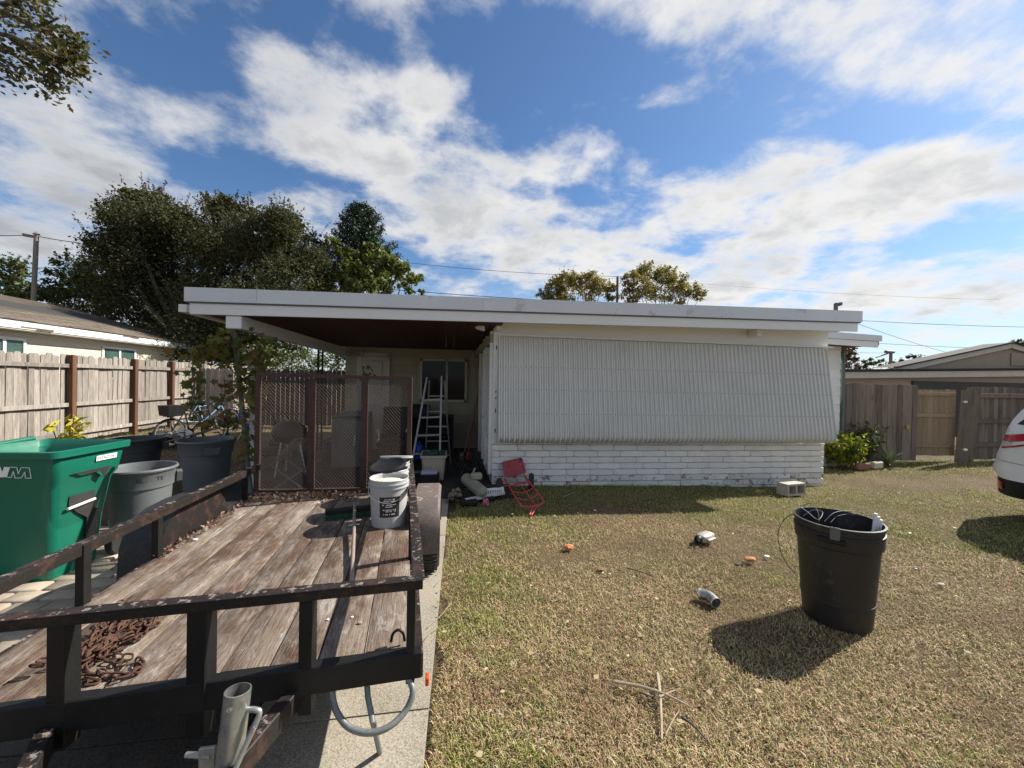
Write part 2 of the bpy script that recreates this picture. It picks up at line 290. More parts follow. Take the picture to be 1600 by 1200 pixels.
M_['canister'] = pmat('heat stained metal', [(.34, .315, .26), (.44, .41, .34)], 9, .55, .2, 50, metal=.2, spots=(((.25, .17, .10), .62, 9),))
M_['picketshade'] = pmat('shade toned picket', [(.045, .042, .04), (.085, .08, .075)], 7, .9, .4, 60, stretch=(1, 1, .12), rnd=.3, spec=.1)  # darker picket copy, the tree shade put into its colour
M_['boxdark'] = pmat('dark storage box', [(.018, .017, .016), (.03, .028, .026)], 5, .7, .1)
M_['garage'] = pmat('dark garage door', [(.05, .046, .042), (.065, .06, .055)], 3, .8, .1)
M_['aludim'] = pmat('dark aluminium tube', [(.10, .10, .098), (.15, .15, .145)], 9, .5, .1)  # darker grey aluminium for the folding chair

# ------------------------------------------------------------------ pixel rays (to find where things stand)
def ray(x, y): return FW + RT * ((x - 800) / FPX) - UP * ((y - 600) / FPX)
def GZ(x, y, z=0.0):
    d = ray(x, y); return CAM + d * ((z - CAM.z) / d.z)
def PY(x, y, Y):
    d = ray(x, y); return CAM + d * (Y / d.y)
def PX(x, y, X):
    d = ray(x, y); return CAM + d * (X / d.x)
def sm(a, b, x):
    t = min(1, max(0, (x - a) / (b - a))); return t * t * (3 - 2 * t)
def hgt(x, y): return -0.15 * sm(1.0, 6.8, x) * sm(2.2, 6.2, y)
def G(x, y):
    p = GZ(x, y)
    for _ in range(5): p = GZ(x, y, hgt(p.x, p.y))
    return p

# ------------------------------------------------------------------ mesh builder
class MB:
    def __init__(s): s.v = []; s.f = []; s.m = []; s.cur = 0
    def add(s, vs, fs):
        o = len(s.v); s.v += [Vector(v) for v in vs]; s.f += [[i + o for i in f] for f in fs]; s.m += [s.cur] * len(fs); return s
    def box(s, c, size, mtx=None, taper=1.0):
        c = Vector(c); x, y, z = [q / 2 for q in size]; vs = []
        for sz in (-1, 1):
            t = taper if sz > 0 else 1.0
            for sx, sy in ((-1, -1), (1, -1), (1, 1), (-1, 1)):
                p = Vector((sx * x * t, sy * y * t, sz * z)); vs.append(c + (mtx @ p if mtx else p))
        return s.add(vs, [(3, 2, 1, 0), (4, 5, 6, 7), (0, 1, 5, 4), (1, 2, 6, 5), (2, 3, 7, 6), (3, 0, 4, 7)])
    def bbox(s, c, size, b=.006, mtx=None):
        """box with chamfered edges"""
        c = Vector(c); h = [q / 2 for q in size]; b = min(b, min(h) * .45); vs = []; idx = {}
        for sx in (-1, 1):
            for sy in (-1, 1):
                for sz in (-1, 1):
                    for a in range(3):
                        p = [sx * h[0], sy * h[1], sz * h[2]]
                        for k_ in range(3):
                            if k_ != a: p[k_] -= b * (sx, sy, sz)[k_]
                        idx[(sx, sy, sz, a)] = len(vs); p = Vector(p); vs.append(c + (mtx @ p if mtx else p))
        fs = []
        for a in range(3):
            o = [i for i in range(3) if i != a]
            for sg in (-1, 1):
                q = []
                for (p1, p2) in ((-1, -1), (1, -1), (1, 1), (-1, 1)):
                    kk = [0, 0, 0]; kk[a] = sg; kk[o[0]] = p1; kk[o[1]] = p2; q.append(idx[(kk[0], kk[1], kk[2], a)])
                fs.append(q)
            for p1 in (-1, 1):
                for p2 in (-1, 1):
                    def K(sa, ax):
                        kk = [0, 0, 0]; kk[a] = sa; kk[o[0]] = p1; kk[o[1]] = p2; return idx[(kk[0], kk[1], kk[2], ax)]
                    fs.append([K(-1, o[0]), K(1, o[0]), K(1, o[1]), K(-1, o[1])])
        for sx in (-1, 1):
            for sy in (-1, 1):
                for sz in (-1, 1): fs.append([idx[(sx, sy, sz, a)] for a in range(3)])
        return s.add(vs, fs)
    def bar(s, p0, p1, w, h=None, up=(0, 0, 1)):
        p0, p1 = Vector(p0), Vector(p1); h = h or w; d = (p1 - p0).normalized(); up = Vector(up)
        if abs(d.dot(up)) > .98: up = Vector((0, 1, 0))
        x = d.cross(up).normalized(); z = x.cross(d)
        return s.box((p0 + p1) / 2, (w, (p1 - p0).length, h), Matrix((x, d, z)).transposed())
    def tube(s, pts, r, n=8, caps=True, closed=False):
        pts = [Vector(p) for p in pts]; N = len(pts); rs = r if isinstance(r, (list, tuple)) else [r] * N; vs = []; prev = None
        for i, p in enumerate(pts):
            if closed: t = pts[(i + 1) % N] - pts[i - 1]
            else: t = pts[min(i + 1, N - 1)] - pts[max(i - 1, 0)]
            t = t.normalized() if t.length > 1e-9 else Vector((0, 0, 1))
            if prev is None: a = t.orthogonal().normalized()
            else: a = (prev - t * prev.dot(t)).normalized()
            prev = a; b = t.cross(a)
            for j in range(n):
                w = 2 * math.pi * j / n; vs.append(p + (a * math.cos(w) + b * math.sin(w)) * rs[i])
        fs = [(i * n + j, i * n + (j + 1) % n, (i + 1) * n + (j + 1) % n, (i + 1) * n + j) for i in range(N - 1) for j in range(n)]
        if closed: fs += [((N - 1) * n + j, (N - 1) * n + (j + 1) % n, (j + 1) % n, j) for j in range(n)]
        elif caps: fs += [tuple(range(n))[::-1], tuple((N - 1) * n + j for j in range(n))]
        return s.add(vs, fs)
    def lathe(s, prof, n=32, mtx=None, sx=1.0, cap0=False, cap1=False):
        vs = []
        for r, z in prof:
            for j in range(n):
                w = 2 * math.pi * j / n; p = Vector((r * math.cos(w) * sx, r * math.sin(w), z)); vs.append(mtx @ p if mtx else p)
        N = len(prof); fs = [(i * n + j, i * n + (j + 1) % n, (i + 1) * n + (j + 1) % n, (i + 1) * n + j) for i in range(N - 1) for j in range(n)]
        if cap0: fs.append(tuple(range(n))[::-1])
        if cap1: fs.append(tuple((N - 1) * n + j for j in range(n)))
        return s.add(vs, fs)
    def prism(s, poly, mtx, depth):
        """2-D polygon in mtx's xy, extruded along its z"""
        n = len(poly); vs = [mtx @ Vector((x, y, 0)) for x, y in poly] + [mtx @ Vector((x, y, depth)) for x, y in poly]
        return s.add(vs, [tuple(range(n))[::-1], tuple(range(n, 2 * n))] + [(i, (i + 1) % n, n + (i + 1) % n, n + i) for i in range(n)])
    def loft(s, rings, caps=True, closed=True):
        n = len(rings[0]); vs = [p for r in rings for p in r]; N = len(rings); e = n if closed else n - 1
        fs = [(i * n + j, i * n + (j + 1) % n, (i + 1) * n + (j + 1) % n, (i + 1) * n + j) for i in range(N - 1) for j in range(e)]
        if caps: fs += [tuple(range(n))[::-1], tuple((N - 1) * n + j for j in range(n))]
        return s.add(vs, fs)
    def sphere(s, c, r, n=10, sq=(1, 1, 1)):
        pr = [(max(1e-4, math.sin(math.pi * i / n)) * r, -math.cos(math.pi * i / n) * r) for i in range(n + 1)]
        return s.lathe(pr, n * 2, Matrix.Translation(c) @ Matrix.Diagonal((*sq, 1)))
    def mesh(s, name, mats, off=None, smooth=False):
        me = bpy.data.meshes.new(name); vs = [v - off for v in s.v] if off is not None else s.v
        me.from_pydata([tuple(v) for v in vs], [], s.f)
        for m in (mats if isinstance(mats, (list, tuple)) else [mats]): me.materials.append(m)
        if len(s.f): me.polygons.foreach_set('material_index', s.m)
        bm = bmesh.new(); bm.from_mesh(me); bmesh.ops.recalc_face_normals(bm, faces=bm.faces); bm.to_mesh(me); bm.free()
        if smooth:
            me.polygons.foreach_set('use_smooth', [True] * len(me.polygons)); me.set_sharp_from_angle(angle=rad(smooth if smooth is not True else 40))
        me.update(); return me
    def build(s, name, mats, parent=None, smooth=False, **kw):
        off = woff(parent) if parent is not None else None
        return link(name, s.mesh(name, mats, off, smooth), parent, **kw)
def woff(o):
    v = Vector((0, 0, 0))
    while o is not None: v += o.location; o = o.parent
    return v
def link(name, me, parent=None, loc=None, label=None, kind=None, **_):
    o = bpy.data.objects.new(name, me); COL.objects.link(o)
    if parent is not None: o.parent = parent
    if loc is not None: o.location = loc
    if label: o['label'] = label
    if kind: o['kind'] = kind
    return o
def tag(o, label, cat, group=None, kind=None):
    o['label'] = label; o['category'] = cat
    if group: o['group'] = group
    if kind: o['kind'] = kind
    return o
def thing(name, label, cat, loc=(0, 0, 0), group=None):
    o = bpy.data.objects.new(name, None); COL.objects.link(o); o.location = loc; o.empty_display_size = .1
    return tag(o, label, cat, group)
def copy_tree(o, parent=None):
    c = o.copy(); COL.objects.link(c)
    if parent is not None: c.parent = parent
    for ch in list(o.children): copy_tree(ch, c)
    return c
def frame(o, x, y):
    x = Vector(x).normalized(); y = Vector(y); y = (y - x * y.dot(x)).normalized(); z = x.cross(y)
    m = Matrix((x, y, z)).transposed().to_4x4(); m.translation = Vector(o); return m
def rotz(a): return Matrix.Rotation(a, 3, 'Z')
def text(name, body, size, mtx, mat, parent, ext=.0008, sx=1.0, **kw):
    cu = bpy.data.curves.new(name, 'FONT'); cu.body = body; cu.size = size; cu.align_x = 'CENTER'; cu.align_y = 'CENTER'; cu.extrude = ext; cu.materials.append(mat)
    o = bpy.data.objects.new(name, cu); COL.objects.link(o); o.parent = parent
    mtx = mtx.copy(); mtx.translation = mtx.translation - woff(parent); o.matrix_local = mtx @ Matrix.Diagonal((sx, 1, 1, 1))
    dg = bpy.context.evaluated_depsgraph_get(); me = bpy.data.meshes.new_from_object(o.evaluated_get(dg)); me.name = name; r = bpy.data.objects.new(name, me); COL.objects.link(r); r.parent = parent; r.matrix_local = o.matrix_local.copy(); bpy.data.objects.remove(o); return r
def arr_mesh(name, V, F, mat, col=None):
    """numpy verts (N,3), faces (M,k)"""
    me = bpy.data.meshes.new(name); N = len(V); Mf, kk = F.shape
    me.vertices.add(N); me.vertices.foreach_set('co', V.astype(np.float32).ravel())
    me.loops.add(Mf * kk); me.loops.foreach_set('vertex_index', F.astype(np.int32).ravel())
    me.polygons.add(Mf); me.polygons.foreach_set('loop_start', (np.arange(Mf) * kk).astype(np.int32))
    if col is not None:
        a = me.color_attributes.new('tint', 'FLOAT_COLOR', 'POINT')
        a.data.foreach_set('color', np.concatenate([col, np.ones((N, 1))], 1).astype(np.float32).ravel())
    me.materials.append(mat); me.update(calc_edges=True); return me
def leaf_quads(C, size, rng, up=.35, asp=.55):
    """one folded diamond leaf at each point of C"""
    N = len(C); d = rng.normal(size=(N, 3)); d[:, 2] = d[:, 2] * .7 + up * .3; d /= np.linalg.norm(d, axis=1)[:, None]
    e = rng.normal(size=(N, 3)); e -= d * (e * d).sum(1)[:, None]; e /= np.linalg.norm(e, axis=1)[:, None]
    L = (size * rng.uniform(.6, 1.3, N))[:, None]; w = L * asp
    n = np.cross(d, e)
    V = np.stack([C - d * L * .5, C + e * w * .5 + n * L * .1, C + d * L * .5, C - e * w * .5 + n * L * .1], 1).reshape(-1, 3)
    F = np.arange(N * 4).reshape(N, 4); return V, F
def clumps(cl, rng, flat=1.0):
    """points filling each clump (x,y,z,rx,ry,rz,n): dense skin, uneven, with sub-clumps"""
    out = []
    for (x, y, z, rx, ry, rz, n) in cl:
        ns = max(3, n // 45); sc = rng.normal(size=(ns, 3)); sc /= np.linalg.norm(sc, axis=1)[:, None]; sc *= rng.uniform(.35, 1.0, (ns, 1)) ** .6
        w = rng.integers(0, ns, n); p = sc[w] + rng.normal(size=(n, 3)) * .17 * rng.uniform(.5, 1.4, (n, 1))
        out.append(p * np.array([rx, ry, rz]) + np.array([x, y, z]))
    return np.concatenate(out)
def vnoise(x, y, s, seed):
    """value noise"""
    x = x * s; y = y * s; xi = np.floor(x).astype(int); yi = np.floor(y).astype(int); fx = x - xi; fy = y - yi
    fx = fx * fx * (3 - 2 * fx); fy = fy * fy * (3 - 2 * fy)
    def h(a, b):
        q = (a * 374761393 + b * 668265263 + seed * 974711) & 0x7fffffff; q = ((q ^ (q >> 13)) * 1274126177) & 0x7fffffff
        return ((q ^ (q >> 16)) & 0xffff) / 65535.0
    return (h(xi, yi) * (1 - fx) + h(xi + 1, yi) * fx) * (1 - fy) + (h(xi, yi + 1) * (1 - fx) + h(xi + 1, yi + 1) * fx) * fy
def curve(pts, n=6):
    """smooth polyline through points (Catmull-Rom)"""
    P = [Vector(p) for p in pts]; P = [P[0] * 2 - P[1]] + P + [P[-1] * 2 - P[-2]]; out = []
    for i in range(1, len(P) - 2):
        a, b, c, d = P[i - 1:i + 3]
        for j in range(n):
            t = j / n; out.append(.5 * ((2 * b) + (c - a) * t + (2 * a - 5 * b + 4 * c - d) * t * t + (3 * b - a - 3 * c + d) * t ** 3))
    return out + [P[-2]]
R = random.Random(7); RNG = np.random.default_rng(11)

# ================================================================== SETTING
# ground: one sheet to the horizon, fine near the house
xs = sorted(set([-900, -300, -100, -40, -20] + [round(-14 + i * .5, 2) for i in range(61)] + [25, 40, 100, 300, 900]))
ys = sorted(set([-900, -300, -100, -30, -12] + [round(-6 + i * .5, 2) for i in range(45)] + [25, 40, 100, 300, 900]))
b = MB(); nx = len(xs)
b.add([(x, y, hgt(x, y) - .025 + (R.uniform(-.012, .012) if x > 0 and y > .5 else -.02)) for y in ys for x in xs],
      [(j * nx + i, j * nx + i + 1, (j + 1) * nx + i + 1, (j + 1) * nx + i) for j in range(len(ys) - 1) for i in range(nx - 1)])
g = b.build('ground', M_['soil'], smooth=True); g['kind'] = 'structure'; g['label'] = 'sandy soil and thatch under the lawn'

# driveway: cast slabs with open joints, a strip of it shows right of the trailer
drive = bpy.data.objects.new('driveway', None); COL.objects.link(drive); drive['kind'] = 'structure'; drive['label'] = 'old concrete driveway under the trailer'
def edge_x(y): return -.13 + .03 * y
for (ya, yb) in ((-3, -.6), (-.594, 1.985), (1.995, 4.2), (4.21, 5.5)):
    b = MB(); xl = -2.02
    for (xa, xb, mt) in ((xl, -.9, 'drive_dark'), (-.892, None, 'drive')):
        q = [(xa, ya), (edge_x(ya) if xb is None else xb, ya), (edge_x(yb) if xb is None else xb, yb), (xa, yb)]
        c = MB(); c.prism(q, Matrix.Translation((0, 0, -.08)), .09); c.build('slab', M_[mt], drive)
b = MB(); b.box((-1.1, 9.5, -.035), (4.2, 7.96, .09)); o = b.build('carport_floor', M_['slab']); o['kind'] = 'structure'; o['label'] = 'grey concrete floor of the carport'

# paved strip left of the trailer, laid in staggered rows
pv = bpy.data.objects.new('paved_path', None); COL.objects.link(pv); pv['kind'] = 'structure'; pv['label'] = 'strip of tan tumbled pavers left of the trailer'
b = MB(); b.box((-2.86, 3.2, -.05), (1.66, 5.0, .05)); b.build('paver_bed', M_['soil'], pv)
bb = MB(); bb.bbox((0, 0, 0), (.224, .140, .06), .010); pme = bb.mesh('paver', M_['paver'], smooth=50)
row = 0; y = .75
while y < 5.6:
    x = -3.62 + (.118 if row % 2 else 0)
    while x < -2.06:
        o = link('paver', pme, pv, (x, y, -.012 + R.uniform(-.004, .004))); o.rotation_euler = (R.uniform(-.02, .02), R.uniform(-.02, .02), R.uniform(-.02, .02)); x += .24
    y += .156; row += 1

# ================================================================== HOUSE
YW = 6.227; XL, XR = .705, 6.84
house = thing('house', 'white single storey house with a flat roof, corrugated awning and carport', 'house', (XL, YW, 0))
def wz(x, z): return z - .0105 * (x - XL)          # the wall's courses drop slightly to the right
# structural bodies
b = MB(); b.box(((XL + XR) / 2 + .0, YW + .34, 1.22), (XR - XL - .36, .3, 2.5)); b.build('front_wall', M_['white'], house)
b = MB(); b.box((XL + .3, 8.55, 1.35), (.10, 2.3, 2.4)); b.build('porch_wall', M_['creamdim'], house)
# brick knee wall: slump bricks 40 x 10 cm, every brick a piece
bw = MB(); bw.add([(XL + .012, YW + .012, -.3), (XR - .012, YW + .012, -.3), (XR - .012, YW + .012, wz(XR, .60)), (XL + .012, YW + .012, wz(XL, .60)),
                  (XL + .012, YW + .15, -.3), (XR - .012, YW + .15, -.3), (XR - .012, YW + .15, wz(XR, .60)), (XL + .012, YW + .15, wz(XL, .60))],
                 [(0, 1, 2, 3), (5, 4, 7, 6), (1, 5, 6, 2), (4, 0, 3, 7), (3, 2, 6, 7), (4, 5, 1, 0)])
bw.box((XL + .08, YW + .75, .14), (.135, 1.2, .88))
brickwall = bw.build('brick_wall', M_['mortar'], house)
def brick_mesh(L, mat, seed, D=.06):
    rr = random.Random(seed); q = MB(); n = 5; rings = []
    for i in range(n):
        x = -L / 2 + L * i / (n - 1); e = .006 if i in (0, n - 1) else 0
        dz = rr.uniform(-.0035, .0035); dy = rr.uniform(-.004, .004)
        rings.append([Vector((x, -.030 + e + dy, -.0445 + e + dz)), Vector((x, -.030 + e + dy, .0445 - e + dz)), Vector((x, -.022 + e, .0475 - e + dz)), Vector((x, D - .03, .0475 + dz)), Vector((x, D - .03, -.0475 + dz)), Vector((x, -.022 + e, -.0475 + e + dz))])
    q.loft(rings); return q.mesh('brick', mat, smooth=35)
BL = .397
bfull = [brick_mesh(BL, M_['brick'], i) for i in range(6)]; bbase = [brick_mesh(BL, M_['brickbase'], 20 + i) for i in range(4)]
off0 = woff(brickwall)
top0 = .644                      # top of first course at XL
for c in range(9):
    zc = top0 - .0508 - c * .1016; x = XL + .004; first = True
    start = .125 if c % 2 else .41
    while x < XR - .03:
        L = (start if first else .408); first = False; L = min(L, XR - x)
        if XR - (x + L) < .06: L = XR - x
        me = (bbase if c >= 5 else bfull)[R.randrange(4)]
        if wz(x, zc) > hgt(x, YW) - .06:
            o = link('brick', me, brickwall, Vector((x + L / 2, YW + R.uniform(-.004, .004), wz(x + L / 2, zc))) - off0)
            o.scale = ((L - .009) / BL, 1, R.uniform(.955, .985)); o.rotation_euler = (0, .0105 + R.uniform(-.006, .006), 0)
        x += L
    # return along the carport side
    y = YW + .07 + (.2 if c % 2 else 0.0)
    while y < YW + 1.3:
        o = link('brick', bfull[R.randrange(6)], brickwall, Vector((XL + .036, y + .2, zc)) - off0); o.rotation_euler = (0, 0, -math.pi / 2); o.scale = (.975, 1, .97)
        y += .408
# sill course, dark slots of the window feet and their stubs
b = MB(); x0, x1 = XL + .0, XR
b.add([(x0, YW - .035, wz(x0, .647)), (x1, YW - .035, wz(x1, .647)), (x1, YW - .035, wz(x1, .675)), (x0, YW - .035, wz(x0, .675)), (x0, YW + .14, wz(x0, .647)), (x1, YW + .14, wz(x1, .647)), (x1, YW + .14, wz(x1, .675)), (x0, YW + .14, wz(x0, .675))],
      [(0, 1, 2, 3), (4, 7, 6, 5), (3, 2, 6, 7), (0, 4, 5, 1), (0, 3, 7, 4), (1, 5, 6, 2)]); b.build('sill', M_['whitechip'], house)
b = MB()
b.box((3.76, YW + .12, 1.45), (5.95, .06, 1.75)); b.build('window', M_['glass'], house)
b = MB()
for px in (778, 915, 1041, 1164, 1284): p = PY(px, 690, YW); b.box((p.x, YW + .03, 1.5), (.07, .10, 1.66))
b.build('window_frame', M_['whitechip'], house)
# corner post with chipped paint and rust marks, hardware holes
b = MB(); b.bbox((XL + .04, YW + .02, 1.62), (.085, .09, 1.90), .008); cp = b.build('corner_post', M_['whitechip'], house)
b = MB(); b.bbox((XL + .05, YW - .10, 2.525), (.085, .26, .19), .02); b.build('beam_end', M_['white'], house)
b = MB()
for z in (2.18, 1.48, 1.38, 1.18, .86): b.box((XL + .045, YW - .027, z), (.016, .012, .03 if R.random() < .5 else .06))
b.build('latch', M_['rusty'], cp)
# header board between roof edge and awning
b = MB(); a, c = PY(779, 500, YW - .03), PY(1294, 512, YW - .03); d, e = PY(1294, 546, YW - .03), PY(779, 527, YW - .03)
b.prism([(a.x, e.z - .005), (c.x, d.z - .005), (c.x, 2.72), (a.x, 2.66)], frame((0, YW - .03, 0), (1, 0, 0), (0, 0, 1)), -.24); hd = b.build('header_board', M_['white'], house)
b = MB(); p = PY(1178, 521, YW - .12); b.bbox((p.x, YW - .14, p.z), (.10, .22, .12), .01); b.build('beam_end', M_['white'], house)
b = MB(); b.bar((a.x, YW - .07, e.z + .035), (d.x + .05, YW - .07, d.z + .035), .05, .022); b.build('awning_rail', M_['whitechip'], house)
# corrugated awning, hinged at the header, its lower edge rolled back to the wall
b = MB(); NR = 74; per = 8; cols = NR * per + 1; prof = []
for i in range(12): t = i / 11; prof.append((.055 + .19 * t, 1.58 * (1 - t)))
for i in range(1, 7): w = math.pi / 2 * i / 6; prof.append((.245 - .15 * (1 - math.cos(w)), -.105 * math.sin(w)))
xa0, xb0 = .785, 6.79; vs = []; zt = 2.345; zb = .792
for (d_, hh) in prof:
    for j in range(cols):
        u = j / (cols - 1); x = xa0 + (xb0 - xa0) * u + (.05 * (1 - max(0, hh) / 1.58)) * (u - .1)
        wv = math.sin(2 * math.pi * j / per); wv = (-.018, -.018, -.003, .013, .003, .003, .013, -.003)[j % per]
        z = (zb - .045 * u) + hh / 1.58 * (zt - zb + .045 * u) if hh > 0 else zb - .045 * u + hh
        vs.append((x, YW - d_ + (wv if hh > -.09 else wv * .6), z + (wv * .8 if hh < 0 else 0)))
b.add(vs, [(i * cols + j, i * cols + j + 1, (i + 1) * cols + j + 1, (i + 1) * cols + j) for i in range(len(prof) - 1) for j in range(cols - 1)])
b.m = [0 if j % per in (0, 4) else 1 for i in range(len(prof) - 1) for j in range(cols - 1)]  # ribs and beads white, grooves in the darker shade colour
aw = b.build('awning', [M_['awning'], M_['grooveshade']], house, smooth=30)
b = MB()
for t in (.30, .53, .77):
    for j in range(NR):
        u = (j + .25) / NR; b.box((xa0 + (xb0 - xa0) * u + .05 * t * (u - .1), YW - (.055 + .19 * t) - .016, zb - .045 * u + (1 - t) * (zt - zb + .045 * u)), (.011, .008, .011))
b.build('screw', M_['greybox'], aw, kind='stuff')
# roof: fascia in two steps, deck and maroon soffit
YF = 5.727
fl, fr = Vector((-3.377, YF - .03, 0)), Vector((6.985, YF - .03, 0))
def slab_quad(mb, xl_, xr_, zl0, zl1, zr0, zr1, y0, y1):
    mb.add([(xl_, y0, zl0), (xr_, y0, zr0), (xr_, y0, zr1), (xl_, y0, zl1), (xl_, y1, zl0), (xr_, y1, zr0), (xr_, y1, zr1), (xl_, y1, zl1)],
           [(0, 1, 2, 3), (5, 4, 7, 6), (3, 2, 6, 7), (4, 5, 1, 0), (4, 0, 3, 7), (1, 5, 6, 2)])
def zlin(x, zl, zr): return zl + (zr - zl) * (x + 3.377) / (6.985 + 3.377)
for (xa, xb) in ((-3.377, -2.52), (-2.517, .48), (.483, 3.7), (3.703, 6.985)):
    b = MB(); slab_quad(b, xa, xb, zlin(xa, 2.611, 2.767), zlin(xa, 2.793, 2.956), zlin(xb, 2.611, 2.767), zlin(xb, 2.793, 2.956), YF - .03, YF); b.build('fascia_panel', M_['fasc'], house)
b = MB(); slab_quad(b, -3.36, 6.97, 2.594, 2.609, 2.75, 2.765, YF - .018, YF + .01); b.build('fascia_lip', M_['greybox'], house)
b = MB(); slab_quad(b, -3.32, 6.93, 2.452, 2.592, 2.609, 2.748, YF + .002, YF + .045); b.build('fascia_board', M_['white'], house)
b = MB(); b.add([(-3.36, YF + .001, 2.62), (6.98, YF + .001, 2.77), (6.9, 14, 2.75), (-3.2, 14, 2.60), (-3.36, YF + .001, 2.785), (6.98, YF + .001, 2.945), (6.9, 14, 2.93), (-3.2, 14, 2.76)],
               [(0, 3, 2, 1), (4, 5, 6, 7), (0, 1, 5, 4), (1, 2, 6, 5), (2, 3, 7, 6), (3, 0, 4, 7)]); roof = b.build('roof', M_['fasc'], house)
for i in range(24):
    x = -3.28 + i * .17; b = MB(); b.add([(x, YF + .05, 2.50), (x + .164, YF + .05, 2.502), (x + .164, 9.64, 2.385), (x, 9.64, 2.383), (x, YF + .05, 2.53), (x + .164, YF + .05, 2.53), (x + .164, 9.64, 2.42), (x, 9.64, 2.42)],
        [(0, 3, 2, 1), (4, 5, 6, 7), (0, 1, 5, 4), (1, 2, 6, 5), (2, 3, 7, 6), (3, 0, 4, 7)]); b.build('soffit_board', M_['maroon'], house)
b = MB(); slab_quad(b, .8, 6.9, 2.56, 2.59, 2.64, 2.67, YF + .05, YW + .3); b.build('eave_soffit', M_['white'], house)
b = MB(); b.bar((-3.34, YF + .05, 2.555), (-3.02, 10.4, 2.44), .04, .16); b.build('side_fascia', M_['white'], house)
b = MB(); b.bar((-3.47, YF + .10, 2.54), (-3.15, 10.4, 2.43), .10, .10); b.build('gutter', M_['white'], house)
b = MB(); b.bar(PY(368, 503, 5.79), PY(541.5, 551, 9.6), .13, .17); b.build('beam', M_['white'], house)
b = MB(); p = PY(366, 504, 5.77); b.bbox(p, (.19, .05, .17), .015); b.build('beam_end', M_['white'], house)
b = MB(); p = PY(1306, 476, 8.2); b.tube([(p.x, 8.2, 2.85), (p.x, 8.2, p.z + .02)], .045, 10); b.tube([(p.x, 8.2, p.z), (p.x + .14, 8.2, p.z + .03)], .05, 8); b.box((p.x - .2, 8.3, 2.96), (.28, .2, .08)); b.build('vent_pipe', M_['greybox'], house, smooth=True)
# rear wing right of the front room
b = MB(); b.box((7.86, 8.4, 1.2), (2.12, 1.3, 2.9)); b.build('wing_wall', M_['sidingwhite'], house)
for i in range(14):
    b = MB(); z = .05 + i * .2; b.add([(6.6, 7.745, z), (8.92, 7.745, z), (8.92, 7.728, z + .004), (6.6, 7.728, z + .004), (6.6, 7.748, z + .2), (8.92, 7.748, z + .2), (8.92, 7.742, z + .2), (6.6, 7.742, z + .2)],
        [(3, 2, 6, 7), (0, 3, 7, 4), (1, 5, 6, 2), (0, 1, 2, 3), (4, 7, 6, 5)]); b.build('siding_board', M_['sidingwhite'], house)
b = MB(); b.box((8.97, 7.72, 1.2), (.05, .06, 2.7)); b.build('downspout', M_['greenpost'], house)
b = MB(); slab_quad(b, 7.2, 9.31, 2.70, 2.845, 2.66, 2.785, 7.17, 7.2); b.build('fascia_panel', M_['fasc'], house)
b = MB(); slab_quad(b, 7.2, 9.25, 2.58, 2.695, 2.525, 2.655, 7.2, 7.24); b.build('fascia_board', M_['white'], house)
b = MB(); slab_quad(b, 7.2, 9.27, 2.62, 2.80, 2.57, 2.75, 7.201, 12); b.build('wing_roof', M_['maroon'], house)
# carport side of the front room: screen bay with the dark of the room painted on a panel, frames, door jamb
b = MB(); b.box((XL + .06, 7.0, 1.5), (.05, 1.0, 1.75)); b.build('screen', M_['dark'], house)
for (y0, y1) in ((6.28, 6.36), (7.02, 7.12), (7.5, 7.6), (8.35, 8.5)):
    b = MB(); b.bbox((XL - .0, (y0 + y1) / 2, 1.30), (.10, y1 - y0, 2.30), .006); b.build('door_jamb', M_['whitechip'], house)
b = MB(); b.bbox((XL + .01, 7.31, 1.2), (.05, .37, 2.0), .006); dr = b.build('door', M_['whitechip'], house)
b = MB(); b.sphere((XL - .05, 7.18, 1.0), .03, 6); b.build('handle', M_['steel'], dr, smooth=True)
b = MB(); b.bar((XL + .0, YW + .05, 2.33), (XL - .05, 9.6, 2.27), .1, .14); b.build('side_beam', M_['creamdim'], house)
b = MB(); p = PY(752, 508, 6.1); b.lathe([(.02, .06), (.045, .04), (.075, -.05), (.078, -.06)], 16, frame(p, (1, 0, -.3), (0, 1, 0)), cap0=True); b.lathe([(.085, -.062), (.07, -.075)], 16, frame(p, (1, 0, -.3), (0, 1, 0)), cap1=True); b.tube([p + Vector((.05, .05, .05)), p + Vector((.12, .12, .0)), p + Vector((.14, .12, .1))], .02, 6); b.build('floodlight', M_['white'], house, smooth=True)
# carport back wall: clapboards, door, sliding window
YB = 9.6
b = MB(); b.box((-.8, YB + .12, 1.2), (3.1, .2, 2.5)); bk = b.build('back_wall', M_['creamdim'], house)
for i in range(12):
    z = .0 + i * .2
    for (xa, xb) in ((-2.33, -2.05), (-1.38, -.74), (-.74, .53), (.53, .70)):
        if xa == -.74 and 1.02 < z + .1 < 2.22: continue
        b = MB(); b.add([(xa, YB + .018, z), (xb, YB + .018, z), (xb, YB - .004, z + .004), (xa, YB - .004, z + .004), (xa, YB + .019, z + .2), (xb, YB + .019, z + .2), (xb, YB + .012, z + .2), (xa, YB + .012, z + .2)],
            [(3, 2, 6, 7), (0, 3, 7, 4), (1, 5, 6, 2), (0, 1, 2, 3), (4, 7, 6, 5)]); b.build('siding_board', M_['creamdim'], house)
b = MB(); b.bbox((-1.72, YB - .02, 1.09), (.62, .04, 2.16), .006); d = b.build('door', M_['creamdoor'], house)
b = MB()
for (z, h_) in ((1.72, .72), (.62, .9)): b.bbox((-1.72, YB - .045, z), (.40, .02, h_), .008)
b.build('door_panel', M_['creamdoor'], d)
b = MB(); b.sphere((-1.48, YB - .08, 1.0), .03, 6); b.build('handle', M_['steel'], d, smooth=True)
b = MB()
for x in (-2.05, -1.39): b.box((x, YB - .02, 1.1), (.07, .05, 2.24))
